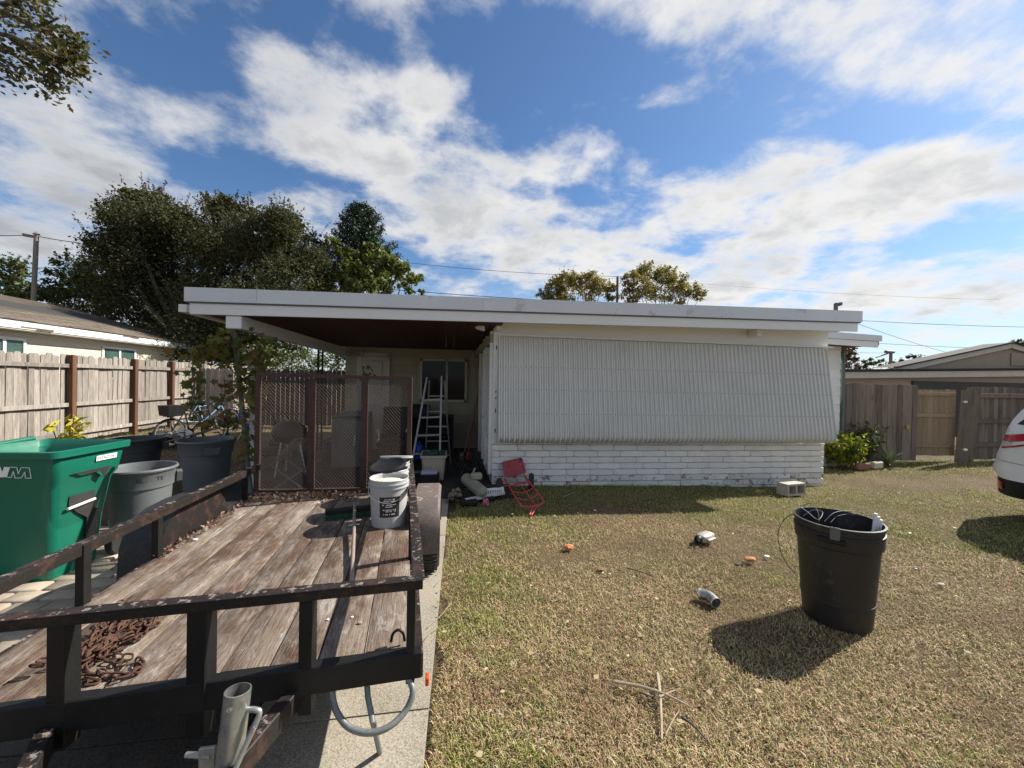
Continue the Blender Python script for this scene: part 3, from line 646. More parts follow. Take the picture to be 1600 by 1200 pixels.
b.box((-1.72, YB - .02, 2.22), (.74, .05, .08)); b.build('door_frame', M_['creamdoor'], house)
wl, wr, wt, wb = -.66, .455, 2.15, 1.13
b = MB()
for x in (wl + .03, (wl + wr) / 2 + .07, wr - .03): b.box((x, YB - .03, (wt + wb) / 2), (.05, .06, wt - wb))
for z in (wt - .025, wb + .025): b.box(((wl + wr) / 2, YB - .031, z), (wr - wl, .058, .05))
wf = b.build('window', M_['creamdoor'], house)
for (xa, xb) in ((wl + .05, -.06), (.0, wr - .05)):
    b = MB(); b.box(((xa + xb) / 2, YB + .0, (wt + wb) / 2), (xb - xa, .012, wt - wb - .09)); b.build('pane', M_['windowdark'], wf)
# carport post of grey green ironwork with wire scrolls
pt, pb = PY(366, 513, 5.9), PY(392, 770, 5.9); b = MB(); b.bar(pt, pb, .045, .045); b.bar(PY(406, 560, 5.9), PY(406, 772, 5.9), .04, .04); b.bar(PY(372, 560, 5.9), PY(406, 560, 5.9), .03, .02)
for i in range(7):
    z0 = 575 + i * 27; b.tube(curve([PY(378 + i * 2.2, z0, 5.9), PY(396, z0 + 4, 5.9), PY(398, z0 + 16, 5.9), PY(405, z0 + 22, 5.9)], 4), .006, 5)
b.build('carport_post', M_['greenpost'], house)
b = MB(); q = PY(398, 690, 6.05); b.box((q.x, 6.05, .95), (.13, .03, 1.75)); b.build('post_cover', M_['white'], house)
b = MB(); 
for px in (497, 503.5): q = PY(px, 600, 9.3); b.box((q.x, 9.3, 1.2), (.035, .035, 2.3))
for i in range(6): b.box((PY(500, 600, 9.3).x, 9.3, .3 + i * .38), (.1, .02, .02))
b.build('carport_post', M_['blackplain'], house)

# ================================================================== FENCES
XF = -8.73
lf = thing('wooden_fence', 'tall grey weathered board fence with brown posts, sunlit, behind the bins', 'fence', (XF, 14, 0))
def picket_mesh(w, h, mat, seed, dog=.03):
    r2 = random.Random(seed); q = MB(); e = r2.uniform(-.004, .004)
    q.prism([(-w / 2, 0), (w / 2, 0), (w / 2 + e, h - dog), (w / 2 - dog, h), (-w / 2 + dog, h + r2.uniform(-.006, .006)), (-w / 2 + e, h - dog)], frame((0, 0, 0), (1, 0, 0), (0, 0, 1)), -.018); return q.mesh('picket', mat)
pm = [picket_mesh(.138, 2.02, M_['picket'], i) for i in range(5)]
y = 7.6; off = woff(lf)
while y < 21.5:
    o = link('picket', pm[R.randrange(5)], lf, Vector((XF - .05 + R.uniform(-.004, .004), y, .05 + R.uniform(-.012, .012) + .006 * (y - 9))) - off)
    o.rotation_euler = (R.uniform(-.012, .012), R.uniform(-.010, .010), math.pi / 2 + R.uniform(-.05, .05)); ws = R.uniform(.86, 1.06); o.scale = (ws, 1, R.uniform(.985, 1.012)); y += .141 * ws + .005
posts = [7.0, 8.9, 10.77, 12.64, 14.15, 15.6, 17.1, 19.3, 21.3]
for i in range(len(posts) - 1):
    for z in (.24, .92, 1.83):
        b = MB(); b.bbox((XF + .0, (posts[i] + posts[i + 1]) / 2, z + .01 * (posts[i] - 9) * .5), (.045, posts[i + 1] - posts[i] - .1, .09), .004); b.build('rail', M_['picket'], lf)
for y in posts:
    b = MB(); b.bbox((XF + .02, y, 1.02 + .003 * (y - 9)), (.13, .11, 2.12), .008); b.build('post', M_['post'], lf)
# far yard fence seen through the carport
ff = thing('wooden_fence', 'picket fence coloured dark for tree shade at the end of the yard, seen through the carport', 'fence', (-4.2, 14.5, 0))
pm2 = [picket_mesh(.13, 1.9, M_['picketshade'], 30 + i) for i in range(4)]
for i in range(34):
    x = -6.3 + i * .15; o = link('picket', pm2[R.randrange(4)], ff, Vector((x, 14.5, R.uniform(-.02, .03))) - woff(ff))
for z in (.4, 1.5):
    b = MB(); b.box((-3.8, 14.55, z), (5.2, .04, .09)); b.build('rail', M_['picketdark'], ff)
for i in range(7):
    o = link('picket', pm[R.randrange(5)], ff, Vector((-8.55 + i * .15, 15.5, -.1)) - woff(ff))
# right hand fence, its gate standing ajar
rf = thing('wooden_fence', 'dark weathered picket fence with no rails showing, right of the house', 'fence', (10, 7.9, -.1))
pm3 = [picket_mesh(.132, 1.84, M_['picketdark'], 40 + i, .02) for i in range(5)]
n_ = 16
for i in range(n_):
    x = 9.08 + (11.25 - 9.08) * i / (n_ - 1)
    o = link('picket', pm3[R.randrange(5)], rf, Vector((x, 7.9 + R.uniform(-.006, .006), -.12 + R.uniform(-.02, .02) + .02 * (1 - i / n_))) - woff(rf)); o.rotation_euler = (0, R.uniform(-.008, .008), R.uniform(-.02, .02))
for z in (.3, 1.4):
    b = MB(); b.box((10.17, 7.95, z), (2.3, .04, .09)); b.build('rail', M_['picketdark'], rf)
b = MB(); q = PY(1418, 697, 7.87); 
b = MB(); q = PY(1418, 667, 7.87); b.lathe([(.001, 0), (.05, 0), (.05, .012), (.001, .012)], 14, frame(q, (1, 0, 0), (0, 0, 1))); b.build('reflector', M_['yellowplant'], rf)
gt = thing('wooden_gate', 'newer tan wooden gate standing ajar between dark fence sections', 'gate', (11.9, 8.15, 0))
ga, gb_ = Vector((11.3, 8.15, 0)), Vector((12.62, 8.0, 0)); gd = (gb_ - ga).normalized(); ang = math.atan2(gd.y, gd.x)
pm4 = [picket_mesh(.135, 1.66, M_['picketnew'], 50 + i, .02) for i in range(4)]
for i in range(9):
    o = link('picket', pm4[R.randrange(4)], gt, ga + gd * (.08 + i * .148) + Vector((0, 0, -.03 + R.uniform(-.01, .01))) - woff(gt)); o.rotation_euler = (0, 0, ang + math.pi)
for z in (.22, .98, 1.52):
    b = MB(); b.bbox(ga + gd * .66 + Vector((-gd.y * -.03, -.035, z)), (1.26, .04, .09), .004, rotz(ang)); b.build('rail', M_['picketnew'], gt)
sf = thing('fence_panel', 'short dark fence panel with metal hinges, leaning beside the tan gate', 'fence', (12.7, 7.5, 0))
pq = [picket_mesh(.14, 1.8, M_['picketdark'], 60 + i, .02) for i in range(3)]
for i in range(3):
    o = link('picket', pq[i], sf, G(1497 + i * 9, 722) + Vector((0, 0, -.02)) - woff(sf)); o.rotation_euler = (0, .06, rad(-25))
b = MB()
for py in (628, 703): q = PY(1508, py, 7.25); b.box(q, (.10, .03, .04))
b.build('hinge', M_['steel'], sf)
df_ = thing('wooden_gate', 'dark grey double gate of wide boards with two rails, behind the white car', 'gate', (14, 7.9, 0))
for i in range(22):
    o = link('picket', pm3[R.randrange(5)], df_, Vector((13.0 + i * .142, 7.95, -.13 + R.uniform(-.01, .01))) - woff(df_))
for z in (.25, .85, 1.5):
    b = MB(); b.bbox((14.5, 7.91, z), (3.1, .04, .11), .004); b.build('rail', M_['picketdark'], df_)

# ================================================================== TRAILER
FL, FR_, BR_, BLc = Vector((-1.83, 1.615, 0)), Vector((-.112, 1.743, 0)), Vector((-.372, 4.219, 0)), Vector((-1.885, 4.26, 0))
def T(u, v, z): 
    p = (FL * (1 - u) + FR_ * u) * (1 - v) + (BLc * (1 - u) + BR_ * u) * v; return Vector((p.x, p.y, z))
ZD, ZR = .48, .79
tr = thing('utility_trailer', 'black open utility trailer with worn plank deck and raised mesh ramp', 'trailer', (-1.05, 2.9, 0))
NB = 9; edges = [.012 + (.976) * i / NB for i in range(NB + 1)]
for i in range(1, NB): edges[i] += R.uniform(-.012, .012)
for i in range(NB):
    b = MB(); ua, ub = edges[i] + .0018, edges[i + 1] - .0018; rings = []; dz = R.uniform(-.003, .003)
    for j in range(13):
        v = .008 + .984 * j / 12; e = R.uniform(-.0012, .0012); w = R.uniform(-.002, .002)
        rings.append([T(ua + e, v, ZD - .034), T(ua + e, v, ZD - .003 + dz + w), T(ua + e + .003, v, ZD + dz + w), T(ub + e - .003, v, ZD + dz + w * .3), T(ub + e, v, ZD - .003 + dz + w * .3), T(ub + e, v, ZD - .034)])
    b.loft(rings); b.build('plank', M_['deck'], tr, smooth=40)
def bb_bar(p0, p1, w, h):
    b = MB(); p0, p1 = Vector(p0), Vector(p1); d = (p1 - p0).normalized(); x = d.cross(Vector((0, 0, 1))).normalized(); z = x.cross(d)
    b.bbox((p0 + p1) / 2, (w, (p1 - p0).length, h), .004, Matrix((x, d, z)).transposed()); return b
def angle(p0, p1, w, h, side, t=.006):
    """angle iron: flat on top, leg turned down on one side"""
    p0, p1 = Vector(p0), Vector(p1); d = (p1 - p0).normalized(); x = d.cross(Vector((0, 0, 1))).normalized(); z = Vector((0, 0, 1)); mt = Matrix((x, d, z)).transposed(); L = (p1 - p0).length; c = (p0 + p1) / 2
    b = MB(); b.bbox(c - z * t / 2, (w, L, t), .0015, mt); b.bbox(c + x * side * (w / 2 - t / 2) - z * (h / 2 + t), (t, L, h), .0015, mt); return b
# lower frame, front channel, rails, uprights
for b_ in (bb_bar(T(0, 0, .405), T(0, 1, .405), .05, .11), bb_bar(T(1, 0, .405), T(1, 1, .405), .05, .11)): b_.build('side_beam', M_['blackmetal'], tr)
b = bb_bar(T(0, 0, .445) + Vector((0, -.03, 0)), T(1, 0, .445) + Vector((.02, -.03, 0)), .05, .11); b.build('front_beam', M_['blackplain'], tr)
b = bb_bar(T(0, 1, .42) + Vector((0, .03, 0)), T(1, 1, .42) + Vector((0, .03, 0)), .05, .10); b.build('rear_beam', M_['blackplain'], tr)
for v in (.3, .6, .85): b = bb_bar(T(0.03, v, .40), T(.97, v, .40), .05, .08); b.build('cross_beam', M_['blackplain'], tr)
b = angle(T(0, 0, ZR + .02) + Vector((-.02, -.035, 0)), T(1, 0, ZR + .02) + Vector((.02, -.035, 0)), .052, .034, 1); b.build('front_rail', M_['blackmetal'], tr)
b = angle(T(1, .003, ZR - .001), T(1, .985, ZR - .001), .052, .046, -1); b.build('side_rail', M_['blackmetal'], tr)
b = angle(T(0, -.0, ZR - .001), T(0.0, .985, ZR - .001) + Vector((.05, 0, 0)), .052, .05, 1); b.build('side_rail', M_['blackmetal'], tr)
def upright(u, v, z0, z1, w=.05, out=-.035, ang=0.0, mat='blackplain'):
    b = MB(); p = T(u, v, 0) + Vector((0, out, 0)); mt = rotz(rad(4.5) * -1 + ang)
    b.bbox((p.x, p.y - .014, (z0 + z1) / 2), (w, .007, z1 - z0), .001, mt); b.bbox(Vector((p.x, p.y, (z0 + z1) / 2)) + mt @ Vector((w / 2 - .0035, .012, 0)), (.007, w, z1 - z0), .001, mt); b.build('upright', M_[mat], tr)
def ufor(px, py, z): p = GZ(px, py, z); return (p.x - FL.x) / (FR_.x - FL.x)
upright(ufor(101, 1000, .70), 0, .33, ZR - .01, .06); upright(ufor(300, 1000, .68), 0, .29, ZR - .01, .07); upright(ufor(480, 980, .65), 0, .31, ZR - .01, .05); upright(.985, 0, .37, ZR - .01, .035)
for (v, px) in ((None, 124), (None, 244), (None, 386)):
    p = PX(px, 880 if px < 200 else (830 if px < 300 else 760), -1.835); v = (p.y - FL.y) / (BLc.y - FL.y)
    b = MB(); q = T(0, v, 0) + Vector((.012, 0, 0)); b.bbox((q.x + .015, q.y, .60), (.04, .045, .37), .002); b.build('upright', M_['blackplain'], tr)
for v in (.36, .94):
    b = MB(); q = T(1, v, 0); b.bbox((q.x - .01, q.y, .60), (.04, .045, .37), .002); b.build('upright', M_['blackplain'], tr)
# mesh ramp standing up at the back
ZG0, ZG1 = .47, 1.665
def GT(u, z): return T(u, 1.006, z) + Vector((0, .012 * (z - .5), 0))
b = MB(); b.bar(GT(.0, ZG1 + .012), GT(1, ZG1 - .008), .04, .04); b.build('ramp_bar', M_['rusty'], tr)
b = MB(); b.bar(GT(.0, ZG0 + .03), GT(1, ZG0 + .03), .05, .045); b.build('ramp_bar', M_['rusty'], tr)
for u in (.012, .988): b = MB(); b.bar(GT(u, ZG0), GT(u, ZG1), .045, .04, (0, 1, 0)); b.build('ramp_bar', M_['rusty'], tr)
for px in (486, 569): 
    q = PY(px, 680, 4.25); u = (q.x - BLc.x) / (BR_.x - BLc.x)
    b = MB(); b.bar(GT(u, ZG0 + .05), GT(u, ZG1 - .02), .065, .03, (0, 1, 0)); b.build('ramp_bar', M_['rusty'], tr)
b = MB(); nr, nc = 60, 44
for i in range(nr):
    vs = []; z0 = ZG0 + .055 + (ZG1 - ZG0 - .08) * i / nr; dzz = (ZG1 - ZG0 - .08) / nr
    for j in range(nc * 2 + 1):
        u = .02 + .96 * j / (nc * 2); up_ = (j + i) % 2; z = z0 + dzz * up_ * .98
        p = GT(u, z); vs += [p + Vector((0, -.002, -.0023)), p + Vector((0, .002, .0023))]
    b.add(vs, [(2 * j, 2 * j + 2, 2 * j + 3, 2 * j + 1) for j in range(nc * 2)])
b.build('ramp_mesh', M_['mesh'], tr, kind='stuff')
# fenders and wheels
def fender(xi, xo, yc, side):
    prof = []
    for a in range(11):
        t = math.pi * a / 10; prof.append((yc - .42 * math.copysign(abs(math.cos(t)) ** .62, math.cos(t)), .30 + .40 * math.sin(t) ** .62))
    b = MB(); t_ = .006
    rings = [[Vector((xi, y_, z_)), Vector((xo - side * .02, y_, z_)), Vector((xo, y_, z_ - .02)), Vector((xo, y_, z_ - .035)), Vector((xo - side * t_, y_, z_ - .035)), Vector((xo - side * .02, y_, z_ - t_)), Vector((xi, y_, z_ - t_))] for (y_, z_) in prof]
    b.loft(rings); f = b.build('fender', M_['fender' if side > 0 else 'fenderdark'], tr, smooth=35)
    b = MB(); b.prism([(y_, z_ - .004) for y_, z_ in prof], frame((xi, 0, 0), (0, 1, 0), (0, 0, 1)), -.006 * side); b.build('inner_plate', M_['blackmetal'], f)
def wheel(x, yc, w):
    b = MB(); r0 = .285; mt = Matrix.Translation((x, yc, r0)) @ Matrix.Rotation(math.pi / 2, 4, 'Y')
    b.lathe([(.17, -w / 2), (.25, -w / 2 - .004), (.275, -w / 2 + .015), (.285, -w / 4), (.285, w / 4), (.275, w / 2 - .015), (.25, w / 2 + .004), (.17, w / 2)], 40, mt); ty = b.build('tyre', M_['rubber'], None, smooth=35)
    return ty
for (xi, xo, yc, sd) in ((-.255, -.045, 3.53, 1), (-1.915, -2.16, 3.42, -1)):
    fender(xi, xo, yc, sd); w = MB(); r0 = .285; xm = (xi + xo) / 2 + .01 * sd
    mt = Matrix.Translation((xm, yc, r0)) @ Matrix.Rotation(math.pi / 2, 4, 'Y'); ww = .17
    w.lathe([(.16, -.07), (.17, -.08), (.15, -.03), (.05, -.02), (.05, .02), (.15, .03), (.17, .08), (.16, .07)], 24, mt, cap0=True, cap1=True); wo = w.build('wheel', M_['greybox'], tr, smooth=35)
    w = MB(); w.lathe([(.17, -ww / 2), (.25, -ww / 2 - .004), (.273, -ww / 2 + .012), (.285, -ww / 4), (.285, ww / 4), (.273, ww / 2 - .012), (.25, ww / 2 + .004), (.17, ww / 2)], 44, mt)
    for j in range(44):
        a = 2 * math.pi * j / 44
        for xx in (-.055, 0, .055): w.box(Vector((xm + xx, yc + math.cos(a) * .286, r0 + math.sin(a) * .286)), (.04, .022, .008), Matrix.Rotation(a - math.pi / 2, 3, 'X'))
    w.build('tyre', M_['rubber'], wo, smooth=30)
# drawbar arms, jack, marker light, loop
for (u0, u1, sh) in ((.80, .52, 1), (.17, .46, 1)):
    a = T(u0, .12, .375); e = T(.5, 0, .375) + Vector((.10, -.98, 0)) + Vector(((u1 - .5) * .4, 0, 0)); b = bb_bar(a, e, .05, .085); b.build('drawbar', M_['blackmetal'], tr)
b = MB(); b.prism([(-.05, -.1), (.05, -.1), (.07, .25), (-.07, .25)], Matrix.Translation(T(.5, 0, .42) + Vector((.10, -1.15, 0))), .05); b.build('coupler', M_['blackmetal'], tr)
jt = GZ(372, 1078, .62); jb = GZ(348, 1215, .30); 
jb = jt + Vector((-.035, -.05, -.55)); ja = (jt - jb).normalized()
b = MB(); mj = frame(jb, ja.orthogonal(), ja.cross(ja.orthogonal())); L = (jt - jb).length
b.lathe([(.0385, 0), (.0385, L), (.034, L + .001), (.033, L - .12), (.001, L - .12)], 28, mj); jk = b.build('jack', M_['galv'], tr, smooth=45)
b = MB(); s0 = jt - ja * .06; rr = _r
b.tube(curve([s0 + rr * .03, s0 + rr * .065, s0 + rr * .078 - ja * .02, s0 + rr * .05 - ja * .12 - FW * .03, s0 + rr * .015 - ja * .26 - FW * .06, s0 - rr * .005 - ja * .34 - FW * .06], 5), .0085, 10); b.build('jack_handle', M_['galv'], jk, smooth=True)
b = MB(); q = jt - ja * .22; b.bbox(q - rr * .07, (.05, .012, .10), .003); b.tube([q - rr * .06 + Vector((0, 0, .02)), q - rr * .14 + Vector((0, 0, .022))], .009, 8); b.build('jack_bracket', M_['galv'], jk)
b = MB(); b.tube([q - rr * .05 - ja * .10 + FW * .05, q - rr * .16 - ja * .19 - FW * .05], .022, 10); b.build('jack_pin', M_['bikeblue'], jk, smooth=True)
b = MB(); q = T(1, 0, .375) + Vector((.045, -.03, -.01)); b.bbox(q, (.016, .04, .036), .006); b.build('marker_light', M_['orange'], tr)
b = MB(); q = GZ(622, 1002, .50); b.tube(curve([q + Vector((-.03, 0, 0)), q + Vector((-.022, 0, .035)), q + Vector((0, 0, .05)), q + Vector((.02, 0, .035)), q + Vector((.028, 0, 0))], 5), .006, 8); b.build('tie_ring', M_['blackplain'], tr, smooth=True)
lp = thing('bent_tube', 'bent grey steel tube loop with a leg, on the concrete under the trailer corner', 'steel tube', G(590, 1175))
def at(px, py, Y): return PY(px, py, Y)
Yl = 1.64
b = MB(); b.tube(curve([at(516, 1060, Yl + .06), at(519, 1085, Yl + .03), at(526, 1112, Yl), at(545, 1136, Yl - .03), at(575, 1145, Yl - .05), at(607, 1136, Yl - .04), at(634, 1110, Yl), at(645, 1080, Yl + .03), at(637, 1058, Yl + .06), at(632, 1040, Yl + .08)], 6), .0125, 12); b.build('loop', M_['greytube'], lp, smooth=True)
b = MB(); b.tube([at(572, 1050, Yl + .09), at(575, 1090, Yl + .05), at(582, 1125, Yl - .01), G(594, 1178)], .0115, 12); b.build('leg', M_['greytube'], lp, smooth=True)
b = MB(); b.bar(at(524, 1062, Yl + .07), at(575, 1052, Yl + .09), .02, .006); b.build('strap', M_['galv'], lp)
# rusty chain heap
ch = thing('rusty_chain', 'heap of rusty chain on the front left of the trailer deck', 'chain', GZ(185, 1010, ZD))
lk = MB(); pts = []
for j in range(12):
    a = 2 * math.pi * j / 12; pts.append((.011 * math.cos(a), .011 * math.sin(a) + math.copysign(.0095, math.sin(a)) if abs(math.sin(a)) > .01 else 0, 0))
lk.tube(pts, .0042, 6, closed=True); lme = lk.mesh('link', M_['chain'], smooth=True)
path = [(135, 1040), (165, 1000), (205, 962), (235, 975), (215, 1000), (170, 1030), (130, 1030), (150, 1000), (190, 965), (225, 985), (180, 1012), (140, 1022), (185, 990), (160, 1020), (205, 980), (120, 1040), (80, 1048), (60, 1054)]
_r5 = random.Random(9); path = [(x + _r5.uniform(-9, 9), y_ + _r5.uniform(-6, 6)) for x, y_ in path[:-3]] + [(x, y_) for x, y_ in [(160, 1035), (210, 970), (238, 982), (190, 1000), (150, 1035), (125, 1048), (175, 985), (215, 990), (165, 1015), (130, 1035), (200, 985), (150, 1010)]] + path[-3:]
path2 = [(165, 1060), (140, 1050), (150, 1035), (195, 1035), (218, 1048), (190, 1062), (150, 1064), (130, 1068)]
for pth, lay in ((path, True), (path2, False)):
    P = curve([GZ(x, y_, ZD) for x, y_ in pth], 40); acc = 0; last = P[0]; idx = 0
    for i in range(1, len(P)):
        acc += (P[i] - P[i - 1]).length
        if acc >= .021:
            acc = 0; d = (P[i] - last).normalized(); last = P[i].copy(); idx += 1
            if P[i].y > GZ(200, 960, ZD).y: continue
            lift = (.007 + (min(.05, .05 * sm(0, 60, idx)) * R.random() if lay and idx > 12 else R.uniform(0, .012)))
            o = link('link', lme, ch, P[i] + Vector((R.uniform(-.012, .012), R.uniform(-.02, .02), lift)) - woff(ch))
            o.rotation_euler = Matrix.Rotation(math.atan2(-d.x, d.y) + R.uniform(-.35, .35), 4, 'Z').to_euler(); o.rotation_euler.rotate_axis('Y', (R.uniform(-.3, .3) + (math.pi / 2 * .75 if idx % 2 else 0))); o.rotation_euler.rotate_axis('X', R.uniform(-.25, .25))
# litter that has blown against the ramp; pebbles on the deck
C = []
for i in range(900):
    u = R.uniform(.02, .72) ** 1.2; v = 1 - abs(R.gauss(0, .05)) - .01; 
    if R.random() < .18: v = R.uniform(.45, .97); u = R.uniform(.01, .06)
    C.append(T(u, max(v, .2), ZD + .008 + R.random() * .018))
V, F = leaf_quads(np.array([tuple(c) for c in C]), .035, RNG, 0); o = link('leaf_litter', arr_mesh('leaf_litter', V, F, M_['litter'])); tag(o, 'brown leaf litter blown against the trailer ramp', 'leaf litter', kind='stuff')
for i, (px, py, s, lb, cat) in enumerate(((562, 973, .02, 'small yellow pebble on the plank near the front rail of the trailer', 'pebble'), (550, 964, .013, 'tiny pale pebble lying just behind the yellow pebble on the deck', 'pebble'), (512, 968, .013, 'tiny grey pebble in the shadow strip of the deck, left of the yellow pebble', 'pebble'), (305, 843, .03, 'crumpled pale scrap near the left edge of the trailer deck', 'scrap'))):
    b = MB(); q = GZ(px, py, ZD + s * .3); b.sphere(q, s * .5, 5, (1.2, .9, .6)); o = b.build('pebble' if cat == 'pebble' else 'paper_scrap', M_['twig'] if i == 0 else M_['label'], smooth=True); tag(o, lb, cat)

# buckets on the deck
def bucket(label, loc, fill=None):
    t = thing('bucket', label, 'bucket', (0, 0, 0), 'white plastic buckets on the trailer deck')
    b = MB(); b.lathe([(.128, 0), (.132, .004), (.147, .30), (.147, .305), (.156, .305), (.156, .315), (.148, .316), (.148, .335), (.158, .335), (.158, .345), (.149, .346), (.150, .368), (.154, .372), (.151, .376), (.145, .372), (.140, .30), (.127, .006)], 40); b.lathe([(.001, .004), (.127, .006)], 40); b.build('body', M_['bucket'], t, smooth=40)
    b = MB(); b.tube(curve([(-.158, 0, .325), (-.13, -.13, .26), (0, -.185, .215), (.13, -.13, .26), (.158, 0, .325)], 5), .0022, 6); b.build('bail_handle', M_['steel'], t)
    if fill: b = MB(); b.lathe([(.001, .345), (.05, .348), (.10, .343), (.142, .338)], 40); b.build('contents', M_[fill], t, smooth=True)
    return t
ba = bucket('white bucket full of dried plaster with a black label, nearest on the deck', None, 'plaster')
b = MB(); 
for i in range(7):
    a0 = rad(-115 + i * 9); a1 = rad(-115 + (i + 1) * 9); r0, r1 = .1335 + .06 * .05, .1445
    b.add([(.1376 * math.cos(a0), .1376 * math.sin(a0), .09), (.1376 * math.cos(a1), .1376 * math.sin(a1), .09), (.1455 * math.cos(a1), .1455 * math.sin(a1), .25), (.1455 * math.cos(a0), .1455 * math.sin(a0), .25)], [(0, 1, 2, 3)])
lbm = b.build('label', M_['ink'], ba)
b = MB()
for z, wd in ((.232, 30), (.218, 36), (.19, 44), (.175, 24), (.15, 40), (.138, 46), (.115, 38)):
    n2 = int(wd / 3)
    for i in range(n2):
        if R.random() < .25: continue
        a = rad(-84 - wd / 2 + i * 3); r_ = .1335 + .0495 * z + .0022; 
        for q in range(1): b.add([(r_ * math.cos(a), r_ * math.sin(a), z - .004), (r_ * math.cos(a + .038), r_ * math.sin(a + .038), z - .004), (r_ * math.cos(a + .038), r_ * math.sin(a + .038), z + .004), (r_ * math.cos(a), r_ * math.sin(a), z + .004)], [(0, 1, 2, 3)])
b.build('print', M_['label'], lbm)
ba.location = GZ(606, 820, ZD) + Vector((0, .04, 0)); ba.rotation_euler.z = rad(4)
P0 = ba.location.copy(); dv = (BR_ - FR_).normalized()
b2 = bucket('white bucket under a tilted black lid, second from the front', None); b2.location = P0 + dv * .325 + Vector((.0, 0, 0)); b2.rotation_euler.z = 1.1
b3 = bucket('empty open white bucket, third from the front on the deck', None); b3.location = P0 + dv * .645 + Vector((.015, 0, 0)); b3.rotation_euler.z = 2.0
b = MB(); ml = Matrix.Translation(b2.location + Vector((-.02, -.03, .40))) @ Matrix.Rotation(rad(9), 4, 'X') @ Matrix.Rotation(rad(-9), 4, 'Y'); b.lathe([(.001, .012), (.13, .012), (.14, .02), (.158, .018), (.162, .0), (.155, -.012), (.15, .008), (.001, .006)], 40, ml); o = b.build('plastic_cover', M_['blackpl'], smooth=40); tag(o, 'black plastic lid lying tilted on the second white bucket', 'lid')
b = MB(); ml = Matrix.Translation(b3.location + Vector((.02, .07, .39))) @ Matrix.Rotation(rad(-10), 4, 'X'); b.lathe([(.001, .0), (.155, .0), (.158, .02), (.15, .022), (.001, .02)], 36, ml); o = b.build('plastic_cover', M_['bucket'], smooth=40); tag(o, 'white lid propped on the rim of the rearmost bucket', 'lid')
# push broom
br = thing('push_broom', 'push broom with dark green bristles and long handle lying on the trailer deck', 'broom', GZ(545, 800, ZD))
h0, h1 = GZ(508, 800, ZD + .07), GZ(590, 792, ZD + .07); b = bb_bar(h0, h1, .06, .035); b.build('head', M_['blackpl'], br)
hc = (h0 + h1) / 2; dd = (h1 - h0).normalized()
b = MB()
for i in range(46):
    for j in range(4):
        q = h0 + (h1 - h0) * (i + .5) / 46 + dd.cross(Vector((0, 0, 1))) * (.03 * j / 3 - .015); b.bar(q + Vector((0, 0, -.01)), q + Vector((R.uniform(-.006, .006), R.uniform(-.008, .008), -.068)), .0055, .0055)
b.build('bristles', M_['greenpl'], br, kind='stuff')
b = MB(); b.tube([GZ(554, 787, ZD + .09), GZ(553, 830, ZD + .045), GZ(549, 925, ZD + .016)], .0125, 10); b.build('handle', M_['wood'], br, smooth=True)
b = MB(); q = GZ(553, 820, ZD + .055); b.tube([q - dd * .04, q + dd * .04], .005, 6); b.build('brace', M_['steel'], br)

# ================================================================== BINS ON THE LEFT
gb = thing('wheelie_bin', 'green wheeled rubbish bin with white WM lettering and lid open', 'rubbish bin', (-3.16, 3.85, 0))
def rrect(cx, cy, hx, hy, r, z, n=5):
    out = []
    for (sx, sy, a0) in ((1, 1, 0), (-1, 1, 90), (-1, -1, 180), (1, -1, 270)):
        for i in range(n + 1):
            a = rad(a0 + 90 * i / n); out.append(Vector((cx + sx * (hx - r) + r * math.cos(a), cy + sy * (hy - r) + r * math.sin(a), z)))
    return out
bang = rad(-5); bm_ = Matrix.Translation((0, 0, 0)) @ Matrix.Rotation(bang, 4, 'Z')
# local: +y away from camera, body narrower to the bottom; right (+x) side is the tipping face with its grab bars
sec = [(0, .235, .19, .05), (.03, .24, .20, .06), (.45, .265, .235, .07), (.72, .285, .26, .07), (.80, .325, .285, .06), (.96, .345, .305, .06), (1.0, .35, .31, .06)]
rings = [rrect(.0 - (.36 - hx) * .2, .0, hx, hy, r, z) for (z, hx, hy, r) in sec]
rings += [rrect(0, 0, .38, .34, .07, 1.0), rrect(0, 0, .385, .345, .075, 1.05), rrect(0, 0, .365, .325, .065, 1.055), rrect(0, 0, .325, .285, .06, 1.0), rrect(-.02, 0, .22, .18, .05, .10)]
L0 = Vector((-3.26, 3.84, 0)); mb = Matrix.Translation(L0) @ bm_
b = MB(); b.loft([[mb @ p for p in r_] for r_ in rings], caps=True); body = b.build('body', M_['bingreen'], gb, smooth=32)
def bx(px, py, pz, size, mat, name, par=gb, bev=.01):
    b = MB(); b.bbox(mb @ Vector((px, py, pz)), size, bev, bm_.to_3x3()); return b.build(name, M_[mat], par)
# grab pockets on the sunlit side: flat plates, the shade of the recess put on as dark colour, the lower one crossed by a bar
b = MB(); b.prism([(-.17, .0), (.15, .0), (.10, -.10), (.02, -.035), (-.10, -.035)], mb @ frame((.342, 0, .86), (0, 1, 0), (.10, 0, 1)), .006); b.build('grab_pocket', M_['bingreen'], body)
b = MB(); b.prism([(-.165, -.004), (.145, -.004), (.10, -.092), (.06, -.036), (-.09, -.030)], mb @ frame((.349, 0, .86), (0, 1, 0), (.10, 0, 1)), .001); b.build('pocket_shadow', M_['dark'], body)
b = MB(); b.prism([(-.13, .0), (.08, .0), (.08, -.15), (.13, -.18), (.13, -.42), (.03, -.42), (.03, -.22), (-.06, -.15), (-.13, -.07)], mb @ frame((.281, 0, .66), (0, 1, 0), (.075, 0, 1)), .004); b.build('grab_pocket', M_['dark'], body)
b = MB(); b.tube([mb @ Vector((.292, -.15, .565)), mb @ Vector((.292, .07, .585))], .011, 10); b.build('grab_bar', M_['label'], body, smooth=True)
